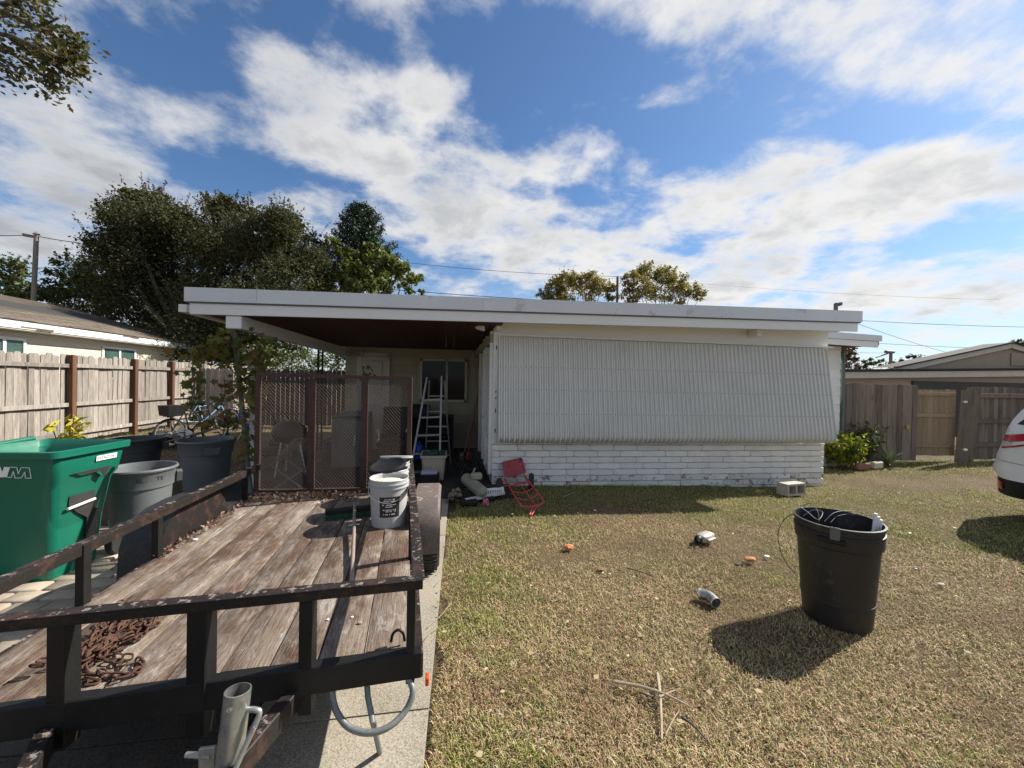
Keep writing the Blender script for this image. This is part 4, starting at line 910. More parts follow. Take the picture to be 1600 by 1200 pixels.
b = MB(); b.tube([mb @ Vector((-.44, -.28, 1.03)), mb @ Vector((-.44, .30, 1.06))], .025, 10); b.build('handle', M_['bingreen'], gb, smooth=True)
b = MB(); b.bbox(mb @ Vector((-.50, 0, .62)), (.035, .66, .80), .02, bm_.to_3x3()); b.build('lid', M_['bingreen'], gb)
for sx in (-1, 1):
    b = MB(); b.lathe([(.02, -.03), (.13, -.03), (.14, -.02), (.14, .02), (.13, .03), (.02, .03)], 24, mb @ Matrix.Translation((sx * .28, .33, .14)) @ Matrix.Rotation(math.pi / 2, 4, 'Y'), cap0=True, cap1=True); b.build('wheel', M_['rubber'], gb, smooth=40)
# WM lettering on the front
fm = mb @ frame((0, -.300, .895), (1, 0, 0), (0, -.125, 1)); sc = .00132
def poly2(pts): return [((x - 500) * sc * .05 * 4 * .94, -(y - 780) * sc * .05 * 4) for x, y in pts]
b = MB(); b.prism(poly2([(-260, 610), (-130, 610), (-120, 790), (-30, 610), (215, 610), (245, 770), (325, 615), (465, 620), (340, 915), (110, 925), (90, 760), (10, 925), (-230, 925)]), fm @ Matrix.Translation((.042, 0, .0)), .003); b.build('lettering', M_['label'], body)
mo = poly2([(475, 622), (670, 630), (690, 820), (790, 635), (1020, 640), (1030, 950), (870, 950), (880, 770), (760, 945), (580, 945), (560, 750), (470, 930), (345, 920)])
b = MB(); mo3 = [fm @ Matrix.Translation((.042, 0, 0)) @ Vector((x, y_, .0015)) for x, y_ in mo]; nrm = (fm.to_3x3() @ Vector((0, 0, 1)))
for i in range(len(mo3)): 
    a_, c_ = mo3[i], mo3[(i + 1) % len(mo3)]; d_ = (c_ - a_).normalized() * .0015; b.bar(a_ - d_, c_ + d_, .0045, .003, nrm)
b.build('lettering', M_['label'], body)
lm = mb @ frame((.3455, .11, .935), (0, 1, 0), (.035, 0, 1)); b = MB(); b.prism([(-.092, -.020), (.092, -.020), (.096, .022), (-.088, .022)], lm, .002); b.build('number_label', M_['label'], body)
text('number', '0523625361', .034, lm @ Matrix.Translation((0, 0, .0025)), M_['ink'], body)

def grey_bin(label, mat='bingrey', tag_=True):
    t = thing('dustbin', label, 'dustbin', (0, 0, 0), 'round grey dustbins beside the trailer')
    b = MB(); b.lathe([(.205, 0), (.21, .005), (.243, .50), (.256, .505), (.268, .66), (.272, .665), (.285, .67), (.290, .685), (.285, .70), (.272, .70), (.262, .66), (.235, .45), (.20, .02)], 44); b.lathe([(.001, .02), (.20, .02)], 44); b.build('body', M_[mat], t, smooth=35)
    for a in (20, 200):
        b = MB(); m3 = Matrix.Rotation(rad(a), 4, 'Z'); b.prism([(-.075, .62), (.075, .62), (.06, .52), (-.06, .52)], m3 @ frame((.252, 0, 0), (0, 1, 0), (.03, 0, 1)), .045); b.build('handle', M_[mat], t)
    return t
d1 = grey_bin('light grey round dustbin with worn black letters, between green bin and trailer fender'); d1.location = G(222, 845) + Vector((-.15, .20, 0)); d1.rotation_euler.z = .25; d1.scale = (1.04, 1.04, 1.0)
vv = (CAM - d1.location); aa = math.atan2(vv.y, vv.x)
def bin_letters(t, s, a, z):
    for i, chx in enumerate(s):
        if chx == ' ': continue
        an = a - t.rotation_euler.z + .115 * (i - len(s) / 2); r_ = .2652; p = t.location + Vector((r_ * math.cos(an), r_ * math.sin(an), z))
        text('letter', chx, .052, frame(p, (-math.sin(an), math.cos(an), 0), (.07 * math.cos(an), .07 * math.sin(an), 1)), M_['ink'], t.children[0])
bin_letters(d1, 'BL.  TE', aa + .32, .60)
d2 = grey_bin('grey round dustbin standing nearest the carport post'); d2.location = G(322, 768) + Vector((-.12, .22, 0)); d2.rotation_euler.z = 1.9
d2.scale = (1.26, 1.26, 1.03)
d3 = grey_bin('charcoal round dustbin with two black clips, behind the other two grey ones', 'bincharcoal'); d3.location = GZ(215, 684, .70) * 1.0; d3.location.z = 0.0; d3.scale = (1.12, 1.12, 1.0)
b = MB()
for a in (-2.1, -1.9): b.box((.28 * math.cos(a + .0), .28 * math.sin(a), .70), (.03, .10, .05), rotz(a + 1.57))
b.build('clip', M_['blackpl'], d3)

# ================================================================== BICYCLES BY THE FENCE
def bicycle(label, paint, loc, rz, sc=1.0, basket=False):
    t = thing('bicycle', label, 'bicycle', (0, 0, 0), 'bicycles by the board fence')
    rw = .33
    for x in (-.5, .52):
        b = MB(); b.tube([(x + math.cos(a) * rw, 0, rw + math.sin(a) * rw) for a in [2 * math.pi * i / 28 for i in range(28)]], .022, 8, closed=True); w = b.build('wheel', M_['rubber'], t, smooth=True)
        b = MB(); b.tube([(x + math.cos(a) * (rw - .03), 0, rw + math.sin(a) * (rw - .03)) for a in [2 * math.pi * i / 28 for i in range(28)]], .010, 6, closed=True)
        for i in range(12): a = math.pi * i / 6; b.tube([(x, 0, rw), (x + math.cos(a) * .3, 0, rw + math.sin(a) * .3)], .0025, 4)
        b.tube([(x, -.05, rw), (x, .05, rw)], .02, 8); b.build('rim', M_['steel'], w)
    b = MB(); bbk, st, hd_ = Vector((-.08, 0, .30)), Vector((-.20, 0, .80)), Vector((.34, 0, .84))
    for p, q, r_ in ((bbk, st, .017), (st + Vector((.01, 0, -.06)), hd_, .017), (bbk, hd_ + Vector((.02, 0, -.08)), .02), (bbk, Vector((-.5, .03, rw)), .011), (bbk, Vector((-.5, -.03, rw)), .011), (st, Vector((-.5, .03, rw)), .009), (st, Vector((-.5, -.03, rw)), .009), (hd_ + Vector((-.02, 0, .06)), hd_ + Vector((.04, 0, -.14)), .02)): b.tube([p, q], r_, 8)
    b.build('frame', M_[paint], t, smooth=True)
    b = MB()
    for s in (-.045, .045): b.tube([hd_ + Vector((.04, 0, -.13)), hd_ + Vector((.06, s, -.18)), Vector((.52, s, rw))], .012, 8)
    b.build('fork', M_[paint], t, smooth=True)
    b = MB(); b.tube(curve([(.22, -.3, .98), (.30, -.2, 1.0), (.33, 0, .95), (.30, .2, 1.0), (.22, .3, .98)], 4), .012, 8); b.tube([hd_, (.33, 0, .96)], .014, 8); b.build('handlebar', M_['blackpl'], t, smooth=True)
    b = MB(); b.loft([[Vector((x, y * w, .90 + z)) for y, z in ((-1, 0), (-.7, .035), (0, .045), (.7, .035), (1, 0), (0, -.03))] for x, w in ((-.36, .07), (-.30, .11), (-.22, .09), (-.10, .035), (-.04, .02))]); b.tube([st, (-.21, 0, .9)], .013, 8); b.build('saddle', M_['blackpl'], t, smooth=True)
    b = MB(); b.lathe([(.02, -.01), (.09, -.004), (.09, .004), (.02, .01)], 20, Matrix.Translation(bbk) @ Matrix.Rotation(math.pi / 2, 4, 'X'), cap0=True, cap1=True)
    for s in (-1, 1): b.tube([bbk + Vector((0, .04 * s, 0)), bbk + Vector((.1 * s, .06 * s, -.13 * s)), bbk + Vector((.1 * s, .15 * s, -.13 * s))], .012, 6)
    b.build('crank', M_['blackplain'], t)
    if basket: b = MB(); b.box((-.48, 0, .86), (.30, .34, .24), taper=1.15); b.box((-.45, 0, .73), (.34, .12, .015)); b.build('basket', M_['blackpl'], t)
    t.location = loc; t.rotation_euler.z = rz; t.scale = (sc, sc, sc); return t
bicycle('pale blue and white bicycle leaning near the fence post, front wheel sideways', 'bikeblue', GZ(328, 676, .02) + Vector((-.2, .2, 0)), rad(48), 1.0)
bicycle('black bicycle with a dark basket behind its saddle, behind the dustbins', 'blackplain', GZ(302, 694, 0), rad(62), .98, True)
bicycle('small bright blue bicycle facing the yard beside the carport post', 'bikekid', GZ(366, 688, 0) + Vector((.15, .3, 0)), rad(-98), .85)
wbw = thing('wheelbarrow', 'black wheelbarrow tray lying by the fence behind the dustbins', 'wheelbarrow', GZ(268, 705, 0))
q = GZ(262, 700, 0); mw = Matrix.Translation(q + Vector((-.1, .3, .20))) @ Matrix.Rotation(rad(12), 4, 'Y') @ Matrix.Scale(.8, 4)
b = MB(); b.loft([[mw @ p for p in rrect(0, 0, hx, hy, .08, z)] for z, hx, hy in ((-.12, .30, .2), (.06, .46, .33), (.075, .48, .35), (.06, .45, .32), (-.10, .29, .19))]); b.build('tray', M_['blackpl'], wbw, smooth=30)
b = MB(); b.tube([q + Vector((-.5, -.4, .05)), q + Vector((.0, -.1, .14)), q + Vector((.75, .35, .40))], .018, 8); b.tube([q + Vector((-.4, .5, .05)), q + Vector((.1, .6, .16)), q + Vector((.7, .8, .40))], .018, 8); b.build('handle', M_['wood'], wbw, smooth=True)
b = MB(); p = GZ(288, 676, .3); b.box(p, (.30, .01, .22), Matrix.Rotation(rad(35), 3, 'Y')); o = b.build('card', M_['label']); tag(o, 'white square card with grey print, tilted, by the black wheelbarrow', 'card')

# ================================================================== CARPORT CONTENTS
ladder = thing('step_ladder', 'aluminium step ladder standing open under the carport window', 'ladder', (-.25, 7.1, 0))
Yl_ = 6.95; fa, fb = PY(667, 590, Yl_ + .25), PY(690, 588, Yl_ + .25); ba_, bb2 = PY(640, 742, Yl_ - .15), PY(686.5, 742, Yl_ - .15); ba_.z = bb2.z = .02
ra, rb = PY(671, 594, Yl_ + .33), PY(694, 594, Yl_ + .33); rba, rbb = PY(664, 722, Yl_ + .9), PY(704, 722, Yl_ + .9); rba.z = rbb.z = .02
for p, q in ((fa, ba_), (fb, bb2)): b = MB(); b.bar(p, q, .03, .06, (0, 1, 0)); b.build('rail', M_['alu'], ladder)
for p, q in ((ra, rba), (rb, rbb)): b = MB(); b.bar(p, q, .025, .04, (0, 1, 0)); b.build('rear_leg', M_['alu'], ladder)
for t in (.24, .42, .60, .78, .96):
    b = MB(); b.bar(fa.lerp(ba_, t), fb.lerp(bb2, t), .09, .028); b.build('step', M_['alu'], ladder)
    b = MB(); b.bar(ra.lerp(rba, t - .06), rb.lerp(rbb, t - .06), .02, .022); b.build('brace', M_['alu'], ladder)
tt = thing('storage_tote', 'beige plastic storage tote heaped with dark cloth, before the ladder', 'storage box', (-.12, 6.6, 0))
q = GZ(675, 752, .0) + Vector((.02, .22, 0)); b = MB()
mq = Matrix.Translation(q)
b.loft([[mq @ p for p in rrect(0, 0, hx, hy, .04, z)] for z, hx, hy in ((.01, .165, .21), (.38, .195, .25), (.385, .215, .27), (.42, .215, .27), (.42, .19, .245), (.05, .155, .20))]); b.build('body', M_['tote'], tt, smooth=30)
for sx in (-.12, 0, .12): b = MB(); b.bbox(q + Vector((sx, -.232, .2)), (.025, .02, .34), .005); b.build('rib', M_['tote'], tt)
b = MB(); V = []
for i in range(26): p = q + Vector((R.uniform(-.15, .15), R.uniform(-.18, .18), .41 + R.uniform(-.02, .03))); b.sphere(p, R.uniform(.03, .06), 4, (1.3, 1, .6))
o = b.build('crumpled_cloth', M_['greenpl'], smooth=True); tag(o, 'dark green crumpled cloth heaped in the beige tote', 'cloth')
b = MB(); q = GZ(651, 740, .0) + Vector((0, .55, 0)); b.lathe([(.001, 0), (.075, .01), (.085, .05), (.085, .22), (.06, .27), (.025, .30), (.025, .34), (.001, .34)], 18, Matrix.Translation(q + Vector((0, 0, .14)))); o = b.build('water_jug', M_['blue'], smooth=40); tag(o, 'blue plastic jug standing left of the beige tote', 'jug')
co = thing('cooler', 'low black box with a lavender lid on the carport floor before the tote', 'cooler', GZ(668, 762, 0))
q = GZ(670, 760, 0) + Vector((0, .12, 0)); b = MB(); b.bbox(q + Vector((0, 0, .09)), (.30, .24, .18), .02); b.build('body', M_['blackpl'], co); b = MB(); b.bbox(q + Vector((-.0, -.02, .2)), (.25, .18, .05), .015); b.build('lid', M_['lavender'], co)
cb = thing('cabinet', 'dark open cabinet behind the step ladder under the window', 'cabinet', (-.35, 8.6, 0))
b = MB(); b.box((-.3, 8.75, .45), (.85, .04, .9)); 
for x in (-.72, .12): b.box((x, 8.55, .45), (.03, .4, .9))
b.build('body', M_['dark'], cb)
for z in (.04, .45, .88): b = MB(); b.box((-.3, 8.55, z), (.81, .38, .03)); b.build('shelf', M_['dark'], cb)
for i, (x0_, z1_, mt, lb) in enumerate(((.52, 1.25, 'wood', 'wooden long handled tool leaning in the far corner of the carport'), (.60, 1.4, 'red', 'red long handled tool leaning against the carport side wall'))):
    b = MB(); b.tube([(x0_ - .18, 8.2, .05), (x0_ + .08, 8.5 + i * .3, z1_)], .015, 8); b.bbox((x0_ - .19, 8.18, .08), (.14, .02, .16), .004); o = b.build('garden_tool', M_[mt]); tag(o, lb, 'garden tool')
# seen through the ramp mesh
gbx = thing('washing_machine', 'grey metal appliance standing behind the mesh ramp in the carport', 'appliance', (-1.75, 8.0, 0))
q = PY(545, 700, 7.6); b = MB(); b.bbox((q.x, 7.9, .45), (.62, .6, .88), .02); b.build('body', M_['greybox'], gbx); b = MB(); b.bbox((q.x, 8.15, .95), (.6, .12, .12), .02); b.build('control_panel', M_['greybox'], gbx)
b = MB(); b.tube([(q.x + .1, 7.58, .42), (q.x + .12, 7.57, .6)], .01, 6); b.build('handle', M_['steel'], gbx)
fc = thing('folding_chair', 'folding lawn chair with pale webbing behind the left of the ramp', 'chair', (-2.1, 6.2, 0))
q = PY(455, 750, 6.0)
for s in (-.24, .24):
  b = MB(); b.tube([(q.x - .3, 6.1 + s, .03), (q.x + .28, 6.1 + s, .42)], .012, 6); b.tube([(q.x + .3, 6.1 + s, .03), (q.x - .22, 6.1 + s, .44), (q.x + .1, 6.1 + s, .80)], .012, 6); b.build('frame', M_['aludim'], fc, smooth=True)
for i in range(6): b = MB(); b.box((q.x - .18 + .055 * i, 6.1, .48 + .06 * i), (.05, .48, .004), Matrix.Rotation(rad(-48), 3, 'Y')); b.build('web_strap', M_['aludim'], fc)
kg = thing('kettle_grill', 'black kettle grill on legs behind the mesh ramp', 'grill', (-2.4, 7.3, 0))
q = PY(452, 690, 7.2); b = MB(); b.sphere((q.x, 7.2, .72), .27, 10, (1, 1, .75)); b.build('bowl', M_['boxdark'], kg, smooth=True)
for a in (0, 2.1, 4.2): b = MB(); b.tube([(q.x + .15 * math.cos(a), 7.2 + .15 * math.sin(a), .6), (q.x + .27 * math.cos(a), 7.2 + .27 * math.sin(a), .01)], .014, 6); b.build('leg', M_['steel'], kg)
b = MB(); b.tube([(q.x - .06, 7.0, .93), (q.x, 6.98, .98), (q.x + .06, 7.0, .93)], .012, 6); b.build('handle', M_['wood'], kg)
mw_ = thing('push_mower', 'old lawn mower with black looped handle behind the left of the ramp', 'lawn mower', (-3.0, 8.4, 0))
q = PY(425, 700, 8.2); b = MB(); b.bbox((q.x, 8.4, .22), (.5, .6, .16), .05); b.sphere((q.x, 8.4, .36), .14, 6, (1, 1, .8)); b.build('deck', M_['rusty'], mw_)
b = MB(); b.tube(curve([(q.x - .2, 8.2, .3), (q.x - .18, 7.9, .8), (q.x - .14, 7.75, 1.05), (q.x + .14, 7.75, 1.05), (q.x + .18, 7.9, .8), (q.x + .2, 8.2, .3)], 4), .014, 6); b.build('handle', M_['blackplain'], mw_)
for sx in (-.26, .26):
    for sy in (-.25, .25): b = MB(); b.lathe([(.01, -.02), (.1, -.02), (.1, .02), (.01, .02)], 14, Matrix.Translation((q.x + sx, 8.4 + sy, .1)) @ Matrix.Rotation(math.pi / 2, 4, 'Y')); b.build('wheel', M_['rubber'], mw_)
oc = thing('office_chair', 'dark swivel chair with cluttered seat behind the right of the ramp', 'chair', (-1.0, 7.4, 0))
q = PY(612, 690, 7.3); b = MB(); b.bbox((q.x, 7.4, .50), (.48, .46, .08), .03); b.build('seat', M_['blackpl'], oc); b = MB(); b.bbox((q.x + .02, 7.65, .88), (.44, .06, .5), .03); b.build('backrest', M_['blackpl'], oc)
b = MB(); b.tube([(q.x, 7.4, .1), (q.x, 7.4, .48)], .03, 8)
for i in range(5): a = i * 1.257; b.tube([(q.x, 7.4, .12), (q.x + .28 * math.cos(a), 7.4 + .28 * math.sin(a), .05)], .018, 6)
b.build('base', M_['blackplain'], oc)
for sx in (-.26, .26): b = MB(); b.tube(curve([(q.x + sx, 7.5, .5), (q.x + sx, 7.5, .72), (q.x + sx, 7.25, .72)], 3), .018, 6); b.build('armrest', M_['lightgrey'], oc)
b = MB(); q = PY(612, 722, 6.4); b.loft([rrect(q.x, 6.4, .2, .16, .02, .01), rrect(q.x, 6.4, .24, .19, .02, .34), rrect(q.x, 6.4, .22, .17, .02, .34), rrect(q.x, 6.4, .185, .145, .02, .03)]); o = b.build('red_crate', M_['red']); tag(o, 'red plastic bin on the carport floor behind the white buckets', 'bin')

for i, (x_, y_, w_, d_, h_, lb) in enumerate(((-2.1, 8.9, .5, .45, .8, 'tall dark storage box at the left end of the row along the carport back wall'), (-2.05, 8.2, .45, .4, .4, 'low dark box before the tall one behind the left of the ramp'), (-1.1, 9.2, .55, .4, .75, 'wide dark box under the carport door side, behind the grey appliance'), (-1.15, 8.3, .42, .4, .5, 'dark box standing between the grey appliance and the swivel chair'), (-.62, 9.25, .4, .35, 1.05, 'narrow tall dark box left of the window cabinet'))):
    t = thing('storage_box', lb, 'storage box', (x_, y_, 0), 'dark boxes in the carport'); b = MB(); b.bbox((x_, y_, h_ / 2), (w_, d_, h_ - .02), .02); b.build('body', M_['boxdark'], t); b = MB(); b.bbox((x_, y_, h_), (w_ + .03, d_ + .03, .05), .015); b.build('lid', M_['blackpl'], t)

# clutter at the house corner
ac = thing('air_compressor', 'olive grey cylindrical tank with motor, tipped over at the house corner', 'air compressor', G(735, 780))
c0, c1 = G(722, 778) + Vector((.06, .2, .22)), G(746, 792) + Vector((.05, .25, .14)); ax_ = (c1 - c0).normalized(); L = (c1 - c0).length + .06
mc = frame(c0, ax_.orthogonal(), ax_.cross(ax_.orthogonal())); b = MB(); b.lathe([(.001, -.04), (.05, -.03), (.085, .0), (.085, L), (.05, L + .04), (.001, L + .05)], 24, mc); b.build('tank', M_['olive'], ac, smooth=40)
b = MB(); b.bbox(c0.lerp(c1, .55) + Vector((.04, .03, .12)), (.16, .12, .09), .02); b.tube([c0.lerp(c1, .4) + Vector((0, 0, .1)), c0.lerp(c1, .4) + Vector((.05, 0, .22))], .012, 8); b.build('pump', M_['olive'], ac)
b = MB(); b.tube(curve([c0 + Vector((-.04, 0, .12)), c0 + Vector((-.10, -.03, .0)), c0 + Vector((-.06, -.04, -.13)), c0 + Vector((.1, -.06, -.19)), c0 + Vector((.22, -.05, -.2))], 5), .008, 6); b.build('hose', M_['blackpl'], ac)
wb_ = thing('wire_basket', 'black wire basket of tan scraps on the ground beside the driveway edge', 'wire basket', G(710, 788))
q = G(711, 788) + Vector((.02, .12, 0)); b = MB()
for z in (.02, .09, .17): b.tube([q + Vector((x, y_, z)) for x, y_ in ((-.14, -.1), (.14, -.1), (.14, .1), (-.14, .1))], .004, 5, closed=True)
for i in range(6):
    x = -.14 + .056 * i
    for y_ in (-.1, .1): b.tube([q + Vector((x, y_, .02)), q + Vector((x, y_, .17))], .003, 4)
b.build('wires', M_['blackplain'], wb_)
for i in range(5): 
    b = MB(); b.bbox((0, 0, 0), (.09, .06, .05), .012); b.build('scrap', M_['wood'], wb_); o = wb_.children[-1]; o = [c for c in wb_.children if c.name.startswith('scrap')][-1]; o.location = Vector((R.uniform(-.08, .1), R.uniform(-.05, .05), .06 + .02 * i)) + q - wb_.location; o.rotation_euler = (R.random(), R.random(), R.random() * 3)
for c_ in wb_.children:
    if c_.name.startswith('scrap'): 
        me = c_.data; off_ = woff(wb_)
        for v in me.vertices: v.co += off_
pw = thing('power_tool', 'long grey and black power tool with dark base lying by the house corner', 'power tool', G(745, 790))
q0, q1 = G(727, 790) + Vector((0, .03, .06)), G(788, 780) + Vector((0, .05, .08)); b = MB(); b.bar(q0, q1, .06, .035); b.build('body', M_['lightgrey'], pw)
b = MB(); b.bbox(q0 + Vector((.05, -.02, -.02)), (.22, .14, .07), .02); b.bbox(q0.lerp(q1, .5) + Vector((0, .0, -.03)), (.26, .1, .06), .02); b.build('base', M_['blackpl'], pw)
b = MB(); p = G(772, 781) + Vector((0, .06, .105)); b.bbox(p, (.29, .05, .085), .008, Matrix.Rotation(rad(-4), 3, 'Y')); cs = b.build('slotted_case', M_['label']); tag(cs, 'small white slotted case lying on the grey power tool', 'case')
b = MB()
for i in range(9): b.box(p + Vector((-.10 + i * .025, -.0262, -.005 + i * .0016)), (.010, .002, .04))
b.build('slot', M_['greybox'], cs)
b = MB(); p = G(759, 790) + Vector((0, -.02, .05)); b.lathe([(.02, -.022), (.05, -.022), (.05, -.012), (.032, -.008), (.032, .008), (.05, .012), (.05, .022), (.02, .022)], 20, Matrix.Translation(p) @ Matrix.Rotation(rad(75), 4, 'Y') @ Matrix.Rotation(.4, 4, 'X')); o = b.build('string_reel', M_['pink'], smooth=30); tag(o, 'faded pink reel leaning on the grey power tool', 'reel')
mc_ = thing('milk_crate', 'black plastic crate tipped on its side behind the olive tank', 'crate', G(725, 765) + Vector((.1, .3, 0)))
q = G(728, 762) + Vector((.05, .35, .22)); mr = Matrix.Translation(q) @ Matrix.Rotation(.6, 4, 'Z') @ Matrix.Rotation(.5, 4, 'X'); b = MB()
for z in (-.13, 0, .13):
    b.tube([mr @ Vector((x, y_, z)) for x, y_ in ((-.15, -.15), (.15, -.15), (.15, .15), (-.15, .15))], .011, 5, closed=True)
for i in range(5):
    for s in (-.15, .15): b.bar(mr @ Vector((-.15 + .075 * i, s, -.13)), mr @ Vector((-.15 + .075 * i, s, .13)), .012); b.bar(mr @ Vector((s, -.15 + .075 * i, -.13)), mr @ Vector((s, -.15 + .075 * i, .13)), .012)
b.build('frame', M_['blackpl'], mc_)
for i in range(6):
    nm, mt, lb = (('tin_can', 'steel', 'dull metal can nearest the house corner in the carport side clutter'), ('black_case', 'blackpl', 'small black case behind the tipped olive tank, by the side wall'), ('grey_scrap', 'greybox', 'small grey scrap part with a spout, nearer one along the side wall'), ('tin_can', 'steel', 'dull metal can deeper in the carport, along the side wall'), ('black_case', 'blackpl', 'small black case deepest in the carport along the side wall'), ('grey_scrap', 'greybox', 'small grey scrap part with a spout, deepest along the side wall'))[i]
    p = Vector((.30 + R.uniform(-.12, .22), 5.95 + i * .17, 0)); b = MB()
    if i % 3 == 0: b.lathe([(.001, 0), (.05, 0), (.05, .11), (.045, .11), (.045, .02), (.001, .02)], 14, Matrix.Translation(p) @ Matrix.Rotation(R.uniform(-.3, .3), 4, 'X'))
    elif i % 3 == 1: b.bbox(p + Vector((0, 0, .08)), (.22, .12, .16), .02, rotz(R.random() * 3)); b.tube([p + Vector((-.05, 0, .16)), p + Vector((0, 0, .2)), p + Vector((.05, 0, .16))], .01, 6)
    else: b.bbox(p + Vector((0, 0, .05)), (.16, .09, .08), .02, rotz(R.random() * 3)); b.tube([p + Vector((0, 0, .06)), p + Vector((.12, .05, .13))], .015, 6)
    o = b.build(nm, M_[mt]); tag(o, lb, nm.replace('_', ' ').split()[-1], 'clutter along the carport side wall')
# red hand truck tipped back against the wall
ht = thing('hand_truck', 'red hand truck lying back against the white brick wall, toe plate up', 'hand truck', G(815, 775))
def hp(px, py, Y): return PY(px, py, Y)
Yw = 5.95; pa, pb2 = hp(789, 748, Yw), hp(819, 742, Yw); ha, hb = hp(811, 787, 5.0), hp(848, 781, 5.05)
b = MB(); t0, t1, t2, t3 = hp(784.5, 722, 6.1), hp(817, 715, 6.1), hp(821.5, 738, 5.98), hp(788, 747, 5.98)
n_ = (t1 - t0).cross(t3 - t0).normalized(); m_ = frame((t0 + t1 + t2 + t3) / 4, t1 - t0, t0 - t3); w_, h_ = (t1 - t0).length, (t0 - t3).length
b.loft([rr_ for rr_ in [[m_ @ p for p in rrect(0, 0, w_ / 2 - e, h_ / 2 - e, .03, z)] for z, e in ((-.006, 0), (.004, 0))]]); b.build('toe_plate', M_['redplate'], ht)
b = MB(); b.tube(curve([pa, pa.lerp(ha, .5), ha + Vector((0, .0, .01)), (ha + Vector((.04, -.07, -.02))), (ha + hb) / 2 + Vector((.03, -.12, -.02)), hb + Vector((-.01, -.06, -.02)), hb, pb2.lerp(hb, .5), pb2], 5), .0125, 10); b.build('frame', M_['red'], ht, smooth=True)
b = MB()
for t in (.28, .55, .8):
    p, q = pa.lerp(ha, t), pb2.lerp(hb, t); b.tube(curve([p, (p + q) / 2 + Vector((0, -.05, -.035)), q], 4), .008, 8)
b.tube([(pa + pb2) / 2, (ha + hb) / 2 + Vector((.03, -.10, -.01))], .009, 8); b.build('crossbar', M_['red'], ht, smooth=True)
b = MB(); hm = (ha + hb) / 2 + Vector((.03, -.12, -.02)); e0 = G(829, 806)
b.tube([hm + Vector((-.025, .0, 0)), e0 + Vector((-.012, 0, .01)), e0 + Vector((.012, 0, .01)), hm + Vector((.03, .0, 0))], .009, 8); b.build('handle', M_['red'], ht, smooth=True)
for px, py in ((781, 778), (832, 768)):
    b = MB(); p = G(px, py) + Vector((0, .1, .125)); mt = Matrix.Translation(p) @ Matrix.Rotation(rad(-14), 4, 'Z') @ Matrix.Rotation(math.pi / 2, 4, 'Y'); b.lathe([(.03, -.035), (.10, -.04), (.122, -.03), (.127, 0), (.122, .03), (.10, .04), (.03, .035)], 28, mt, cap0=True, cap1=True); b.build('wheel', M_['rubber'], ht, smooth=35)
b = MB(); b.tube([G(781, 778) + Vector((0, .1, .125)), G(832, 768) + Vector((0, .1, .125))], .009, 8)
for p, e in ((pa, 781), (pb2, 832)): b.bar(p, G(e, 774) + Vector((0.03 if e < 800 else -.03, .1, .125)), .02, .006)
b.build('axle', M_['red'], ht)

# ================================================================== ON THE LAWN
cbk = thing('cinder_block', 'pale concrete block with two holes lying at the wall corner', 'concrete block', G(1240, 778))
p0, p1 = G(1230, 778), G(1268, 778); q = (p0 + p1) / 2; 
e1 = Vector((.985, .16, 0)); e1.normalize(); e2 = Vector((-e1.y, e1.x, 0)); W_, H_, Dp = .40, .19, .19
f0 = G(1231, 776); mk = Matrix((Vector((e1.x, e1.y, 0)), Vector((e2.x, e2.y, 0)), Vector((0, 0, 1)))).transposed().to_4x4(); mk.translation = f0
b = MB(); t_ = .03
for c_, s_ in (((W_ / 2, Dp / 2, t_ / 2), (W_, Dp, t_)), ((W_ / 2, Dp / 2, H_ - t_ / 2), (W_, Dp, t_)), ((t_ / 2, Dp / 2, H_ / 2), (t_, Dp - .002, H_ - 2 * t_ + .002)), ((W_ - t_ / 2, Dp / 2, H_ / 2), (t_, Dp - .002, H_ - 2 * t_ + .002)), ((W_ / 2, Dp / 2, H_ / 2), (t_, Dp - .002, H_ - 2 * t_ + .002)), ((W_ / 2, Dp - .004, H_ / 2), (W_ - .06, .004, H_ - .06))):
    b.box(mk @ Vector(c_), s_, mk.to_3x3())
b.build('body', M_['block'], cbk)
# tall black barrel with wire ends and white tubes
bl = thing('barrel', 'tall black plastic barrel full of wire ends standing on the dry lawn', 'barrel', (2.79, 2.41, 0))
B0 = bl.location.copy(); mB = Matrix.Translation(B0 + Vector((0, 0, -.012))) @ Matrix.Rotation(rad(-.5), 4, 'Y') @ Matrix.Diagonal((.95, .95, .98, 1))
b = MB(); b.lathe([(.001, 0), (.20, 0), (.208, .006), (.222, .165), (.227, .17), (.227, .18), (.223, .183), (.244, .56), (.262, .575), (.266, .60), (.267, .655), (.272, .66), (.272, .672), (.264, .675), (.266, .71), (.276, .714), (.276, .728), (.262, .73), (.252, .60), (.21, .02), (.001, .02)], 56, mB); b.build('body', M_['binblack'], bl, smooth=28)
aB = math.atan2(-B0.y, -B0.x)
b = MB(); an = aB - .12; p = mB @ Vector((.268 * math.cos(an), .268 * math.sin(an), .635)); b.bbox(p, (.03, .16, .03), .008, rotz(an)); b.build('lug', M_['blackpl'], bl)
b = MB(); an = aB - .05; p = mB @ Vector((.27 * math.cos(an), .27 * math.sin(an), .69)); b.bbox(p, (.02, .055, .085), .006, rotz(an)); b.build('clip', M_['greybox'], bl)
def bpt(px, py, k_): return CAM + ray(px, py) * k_
Bd = (B0 - CAM).dot(FW)
